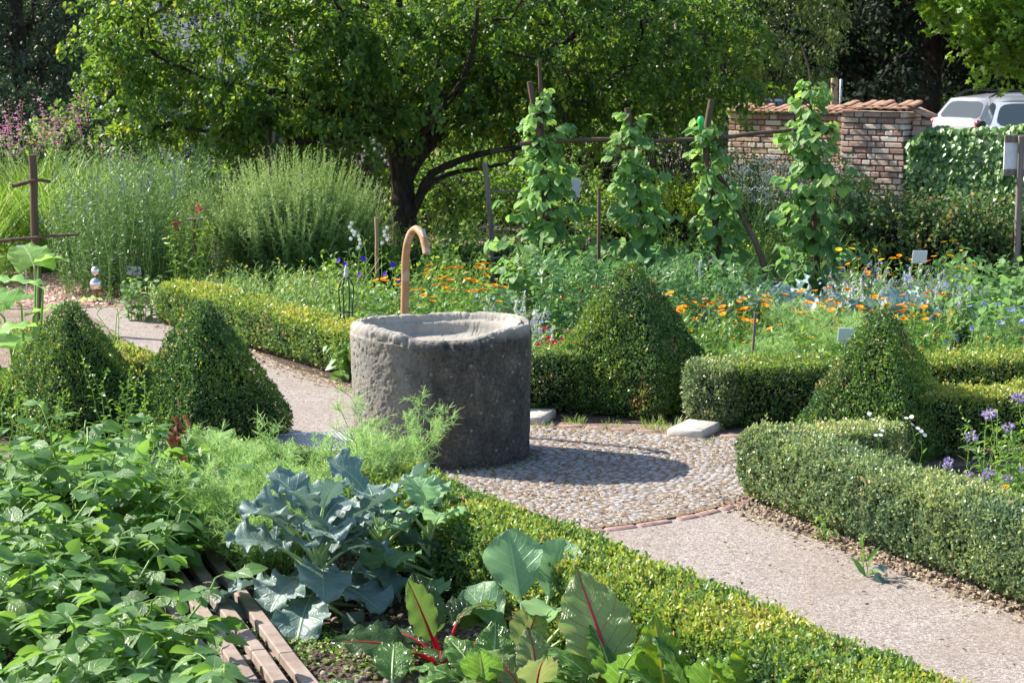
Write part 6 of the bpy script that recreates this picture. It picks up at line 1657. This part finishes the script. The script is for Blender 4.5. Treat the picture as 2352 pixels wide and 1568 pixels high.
w, P, rng = clump("bellflower", "violet bellflowers beside the tan label stake", "bellflower", 881, 9, .12, .7, .4, [('lance', 12, .1, .95, .07, .8, .3, .4, .1)], 'mint', .003, loc=grnd(855, 16.6))
for i in range(7):
    g = Geo(); add_flower(g, FL['five'], P[i, -1], A(rng.normal(-.2, .3), -.7, .2), .024, rng); g.build("flower", M['violet'], w)
w, P, rng = clump("snapdragon", "white snapdragon spike in front of the tan label stake", "snapdragon", 882, 3, .04, .95, .15, [('lance', 16, .1, .8, .06, .9, .4, .5, .1)], 'mint', .004, loc=grnd(858, 17.6))
for i in range(3):
    for q in range(5):
        g = Geo(); add_flower(g, FL['five'], P[i, -1] + A(rng.normal(0, .015), -.02, -.035 * q), A(rng.normal(0, .4), -1, .2), .017, rng); g.build("flower", M['white'], w)
def dline(q):
    u_ = unit(A(2.0, -3.01)); return float((q[0] + 3.2) * -u_[1] + (q[1] - 17.46) * u_[0])
# fine meadow of narrow leaved herbs behind the path hedge
def meadow(seed):
    w, P, rng = clump("meadow_herb", "", "herb", seed, 42, .2, .36, .4, [('lance', 12, .05, 1, .09, .6, .4, .5, .1)], 'greygrass', .002, 'stem', 6, .4)
    for i in range(3):
        g = Geo(); add_flower(g, FL['daisy'], P[i, -1] + A(0, 0, .05), A(0, -.3, 1), .012, rng); g.build("flower", M['yellow'], w)
    return Proto(w)
scatter_row([meadow(885), meadow(886), meadow(887)], [q for q in rowpts(500, 860, 14.6, 19.2, .4, .4, 29) if dline(q) > .58], "fine leaved yellow-dotted herb in the meadow behind the path hedge", "meadow herbs behind the path hedge", .9, 1.15, 10)
scatter_row([meadow(888)], rowpts(870, 960, 15.0, 16.0, .45, .5, 31), "fine leaved meadow herb close behind the well", "meadow herbs behind the well", .8, 1.0, 11)
def filler(seed, mat='cal', h=.4, T='oval', sz=.09, n=12):
    return Proto(clump("leafy_herb", "", "herb", seed, n, .14, h, .6, [(T, 11, .05, 1, sz, 1.0, .3, .4, .15)], mat, .004, 'stem', 6, .4)[0])
scatter_row([filler(890, 'cal', .4, 'oblong', .12), filler(891, 'tomato', .4)], [q for q in rowpts(850, 1160, 14.0, 17.4, .34, .4, 32) if dline(q) > .6], "broad leaved herb behind the well rim", "leafy herbs behind the well", .9, 1.15, 12)
scatter_row([filler(892, 'cal', .42, 'oblong', .1), filler(893, 'mint', .4, 'small', .07)], rowpts(1230, 1560, 13.7, 15.2, .4, .45, 33), "leafy green herb in the bed round the tall pyramid", "leafy herbs round the tall pyramid", .8, 1.1, 13)
scatter_row([filler(894, 'bean', .45, 'oval', .13, 9)], rowpts(2060, 2340, 15.7, 17.4, .5, .55, 34) + rowpts(2220, 2400, 17.6, 20.0, .5, .55, 44), "large leaved green plant behind the marigolds near the sign post", "large leaved plants near the sign post", .8, 1.1, 14)
scatter_row([filler(895, 'mint', .5, 'small', .06, 16), filler(896, 'lime', .5, 'small', .05, 16)], rowpts(1540, 1960, 19.2, 21.6, .55, .6, 35), "bushy green herb between the bean poles and the brick wall", "herbs before the brick wall", .9, 1.3, 15)
scatter_row([filler(897, 'shrub', .55, 'small', .08, 16)], rowpts(820, 1330, 17.6, 24.0, .55, .65, 36), "shaded green herb under the plum tree", "herbs under the plum tree", .8, 1.3, 16)
# pale umbel herb behind third vine
def umbel(seed):
    w, P, rng = clump("coriander_plant", "", "coriander", seed, 18, .15, 1.05, .35, [('small', 20, .1, 1, .05, 1.0, .4, .4, .1)], 'greygrass', .003, 'stem', 7, .35)
    for i in range(18):
        g = Geo(); d = rng.normal(0, .04, (14, 3)) * A(1, 1, .3)
        scatter(g, DIA, P[i, -1] + d, frames(rvec(rng, 14), A(0, 0, 1) + rng.normal(0, .3, (14, 3))), .02, rng.uniform(0, 1, 14)); g.build("flower", M['white'], w)
    return Proto(w)
scatter_row([umbel(900)], [(XP(px, y), y) for px, y in ((1700, 21.5), (1740, 21.0), (1790, 21.6), (1720, 22.6), (1775, 22.8), (1680, 20.6), (1830, 22.2), (1900, 21.8), (1690, 23.2))], "flowering pale coriander in front of the brick wall", "flowering coriander", 1.1, 1.35, 17)
# berry bushes before the ivy wall
for i, (px, Y, r, lab) in enumerate(((1960, 21.6, (.42, .4, .95), "slim berry bush against the brick pillar"), (2060, 21.0, (.5, .45, 1.0), "berry bush before the edge of the ivy"), (2160, 20.6, (.55, .45, 1.05), "berry bush with brown tinted leaves in front of the ivy"), (2260, 20.7, (.5, .45, 1.0), "berry bush just beside the tall sign post"), (2350, 20.9, (.5, .45, 1.0), "berry bush behind the tall sign post"))):
    bush(lab, A(XP(px, Y), Y), (r[0] * .8, r[1], r[2] * .85), 105, LEAF['ivy'], .05, 'berry', 910 + i, 22, .22, "berry_bush", "berry bushes before the ivy", .1, .35, .3, .3)
# ---- beans on their poles
def bean_vine(label, path, seed, n, r0, r1, group="bean vines"):
    rng = np.random.default_rng(seed)
    w = thing("bean_vine", label, "bean plant", (path[0][0], path[0][1], 0), group)
    P = smooth_path(path, 60)
    t = np.sort(rng.uniform(0, 1, n) ** .85); k = (t * 58).astype(int)
    c = P[k] + (P[k + 1] - P[k]) * (t * 58 - k)[:, None]
    a = rng.uniform(0, 6.283, n)
    o = np.stack([np.cos(a), np.sin(a), np.zeros(n)], -1)
    clus = .75 + .5 * np.sin(t * 34 + seed)
    rad = (r1 + (r0 - r1) * (1 - t) ** .8) * rng.uniform(.35, 1, n) * clus
    g, gs = Geo(), Geo()
    node = c + o * rad[:, None] + A(0, 0, 1) * rng.normal(.03, .04, (n, 1))
    tubes(gs, np.stack([c, (c + node) / 2 + A(0, 0, .03), node], 1), .003, 4, .5)
    for k_ in range(3):
        da = a + (k_ - 1) * 1.15 + rng.normal(0, .25, n)
        od = np.stack([np.cos(da), np.sin(da), np.zeros(n)], -1)
        d = unit(od * .75 + A(0, 0, -.55) + rng.normal(0, .25, (n, 3)))
        up = unit(od * .55 + A(0, 0, .8) + rng.normal(0, .25, (n, 3)))
        sz = (.13 - .05 * t) * rng.uniform(.65, 1.2, n)
        scatter(g, LEAF['heart'], node + od * .035, frames(d, up), sz, np.clip(.35 + rng.normal(0, .2, n) + .3 * t, 0, 1))
    hx = np.linspace(0, 1, 140); Pp = P[np.minimum(58, (hx * 58).astype(int))]
    tubes(gs, Pp + np.stack([np.cos(hx * 40), np.sin(hx * 40), hx * 0], -1) * .035, .0035, 4, .2)
    gs.build("stems", M['brownstem'], w, world=True); g.build("leaves", M['bean'], w, world=True)
    return w
Y = 18.6
bean_vine("broad bean vine climbing the tallest pair of poles behind the well", [gz(D(1240, 690, Y)), D(1256, 480, Y), D(1248, 330, Y), D(1240, 225, Y)], 921, 250, .54, .13)
bean_vine("bean vine on the second pole, fuller at its foot", [gz(D(1480, 690, Y)), D(1468, 480, Y), D(1452, 340, Y), D(1450, 265, Y)], 922, 190, .45, .13)
bean_vine("bean vine on the third pole beside the leaning pole", [gz(D(1672, 690, Y)), D(1645, 480, Y), D(1625, 350, Y), D(1612, 285, Y)], 923, 150, .36, .10)
bean_vine("broad bean vine on the fourth pole before the brick wall", [gz(D(1880, 690, Y)), D(1868, 480, Y), D(1860, 330, Y), D(1864, 200, Y)], 924, 270, .52, .11)
bean_vine("low bean foliage spreading left of the tallest poles", [gz(D(1185, 690, 17.6)), D(1195, 640, 17.6), D(1200, 590, 17.6)], 925, 30, .3, .2)
# ---- left beds: ornamental grass, fireweed, tall herbs, feathery bush, phlox
def place_at(px, Y): return grnd(px, Y)
gc = Proto(grass_clump("ornamental_grass", "", "ornamental grass", 931, 420, .32, 1.55, .75, .22, 'grassy', .013, 9, None)[0])
for i, (px, Y, s, lab) in enumerate(((20, 22.0, .95, "arching ornamental grass at the picture edge behind the post"), (150, 21.6, 1.05, "tall arching ornamental grass behind the crossbar post"), (95, 24.0, 1.05, "ornamental grass clump below the fireweed"), (235, 23.5, 1.0, "upright ornamental grass clump behind the tall herbs"), (-60, 21, .9, "ornamental grass clump beyond the picture edge"), (330, 24.5, .95, "ornamental grass clump under the plum leaves"))):
    gc.put(grnd(px, Y), i * 1.1, s, lab, "ornamental grasses")
def fireweed(seed):
    w, P, rng = clump("fireweed", "", "fireweed", seed, 12, .3, 1.85, .16, [('lance', 26, .25, .8, .13, .9, .4, .4, .2)], 'loose', .006, 'stem', 8, .25)
    for i in range(12):
        g = Geo(); p, tg, t = on_stems(P[i:i + 1], 18, .78, 1.0, rng)
        n = len(p); d = rvec(rng, n) * A(1, 1, .3)
        scatter(g, LEAF['small'], p + d * .02, frames(d, A(0, 0, 1) + rng.normal(0, .4, (n, 3))), .042, rng.uniform(0, 1, n)); g.build("flower", M['pink'], w)
    return Proto(w)
fw = [fireweed(940), fireweed(941)]
for i, (px, Y, s, lab) in enumerate(((90, 25.0, .96, "pink fireweed clump in front of the dark trees"), (150, 25.6, 1.02, "tallest pink fireweed clump beside the plum leaves"), (5, 26, .95, "pink fireweed at the picture edge"))):
    fw[i % 2].put(grnd(px, Y), i, s, lab, "fireweed clumps")
def loosestrife(seed):
    w, P, rng = clump("loosestrife", "", "loosestrife", seed, 64, .34, 1.3, .3, [('lance', 46, .06, .98, .085, .85, .45, .32, .05)], 'loose', .004, 'stem', 8, .35)
    for i in range(12):
        g = Geo(); p, tg, t = on_stems(P[i:i + 1], 12, .9, 1.0, rng); n = len(p)
        scatter(g, LEAF['small'], p, frames(rvec(rng, n), rvec(rng, n)), .018, rng.uniform(0, 1, n)); g.build("flower", M['violet'] if i % 3 else M['lilac'], w)
    return Proto(w)
ls = [loosestrife(945), loosestrife(946), loosestrife(947)]
for i, (px, Y, s, lab) in enumerate(((215, 19.6, .78, "low purple loosestrife clump behind the mirrored balls"), (290, 19.3, 1.0, "purple loosestrife clump at the path end"), (365, 19.6, 1.0, "purple loosestrife clump next to the phlox"), (330, 20.4, 1.06, "tall loosestrife clump in the middle of the bed"), (420, 20.6, 1.05, "loosestrife clump in front of the stick ends"), (250, 20.6, 1.0, "loosestrife clump in front of the tall grass"), (400, 21.8, 1.05, "loosestrife clump under the plum leaves"), (180, 20.8, .7, "short loosestrife clump beside the bark mulch"))):
    ls[i % 3].put(grnd(px, Y), i * 2.1, s * 1.1, lab, "purple loosestrife clumps")
scatter_row([filler(950, 'mint', .45, 'small', .07, 18), filler(951, 'lime', .4, 'small', .06, 16)], rowpts(-40, 200, 20.2, 22.0, .55, .6, 37), "bushy pale herb beside the bark mulch under the grass", "herbs beside the bark mulch", .9, 1.2, 18)
# feathery artemisia bush
def artemisia():
    rng = np.random.default_rng(960)
    c = grnd(680, 19.9)
    w = thing("artemisia_bush", "big feathery pale green artemisia bush in front of the plum trunk", "bush", c)
    n = 700
    a = rng.uniform(0, 6.283, n); s = np.sqrt(rng.uniform(0, 1, n))
    K = 8; t = np.linspace(0, 1, K)
    o = np.stack([np.cos(a) * 1.06, np.sin(a) * .8, np.zeros(n)], -1) * s[:, None]
    top = 1.40 * np.sqrt(np.clip(1 - .62 * s ** 2, .05, 1)) * rng.uniform(.72, 1.1, n)
    P = o[:, None] * (.25 + .75 * t ** .8)[None, :, None] + A(0, 0, 1) * (top[:, None] * t)[..., None] + rng.normal(0, .015, (n, K, 3))
    g = Geo(); tubes(g, P, np.linspace(.006, .0015, K), 3, rng.uniform(0, 1, n)); g.build("stems", M['stem'], w)
    g = Geo()
    leaves_on(g, P, 60, .25, 1.0, LEAF['narrow'], .085, .75, rng, .55, .4, .25, 0.0)
    leaves_on(g, P, 34, .05, .72, LEAF['lance'], .10, .9, rng, .2, .0, .12, 0.1)  # dark lower leaves: the shaded base of the bush put into colour
    leaves_on(g, P, 60, .5, 1.0, LEAF['small'], .022, .8, rng, .3, .75, .2, 0.0)
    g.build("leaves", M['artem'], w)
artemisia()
w, P, rng = clump("artemisia_bush", "smaller feathery artemisia beside the phlox", "bush", 961, 120, .38, 1.05, .3, [('narrow', 70, .1, 1, .08, .75, .4, .45, 0), ('small', 30, .6, 1, .02, .8, .3, .8, 0)], 'artem', .004, loc=grnd(500, 19.8))
w, P, rng = clump("phlox", "phlox with rosy flower heads and bright leaves beside the rusty stake", "phlox", 962, 12, .16, .95, .25, [('lance', 26, .12, 1, .12, 1.1, .4, .8, .15)], 'mint', .004, loc=grnd(432, 18.9))
for i in (0, 1):
    g = Geo(); q = P[i, -1] + A(-.02 * i, 0, .06); d = rng.normal(0, 1, (16, 3)) * .022
    for k in range(16): add_flower(g, FL['five'], q + d[k], d[k] + A(0, -.02, .03), .011, rng)
    g.build("flower_head", M['rose'], w)
# ---- phacelia and friends at the right edge
def phacelia(seed, nf=4):
    w, P, rng = clump("phacelia_plant", "", "phacelia", seed, 10, .1, .55, .45, [('small', 24, .05, 1, .05, 1.1, .4, .4, .1), ('lance', 10, .05, .9, .1, 1.0, .4, .4, .1)], 'shrub', .004, 'stem', 7, .35)
    for i in range(nf):
        g = Geo(); n = 40; d = rvec(rng, n) * A(1, 1, .7)
        scatter(g, LEAF['small'], P[i, -1] + d * .018, frames(d, rvec(rng, n)), .022, rng.uniform(0, 1, n)); g.build("flower", M['lilac'], w)
    return Proto(w)
ph = [phacelia(970), phacelia(971, 3)]
for i, (px, Y, s, lab) in enumerate(((2300, 10.5, 1.0, "phacelia plant with lilac tufts beside the dark hedge"), (2340, 10.1, 1.1, "tall phacelia plant at the picture edge"), (2265, 9.75, .75, "low phacelia plant showing two lilac heads"), (2330, 9.55, .85, "phacelia plant right behind the path hedge"), (2400, 10.3, 1.15, "phacelia plant outside the picture edge"), (2385, 9.7, 1.0, "phacelia plant leaning in from the edge"))):
    ph[i % 2].put(grnd(px, Y), i * 1.9, s, lab, "phacelia plants")
calendula(980, 'orange', .4, 6, 1, "single orange marigold among the phacelia").put(grnd(2262, 9.6), 0, .9)
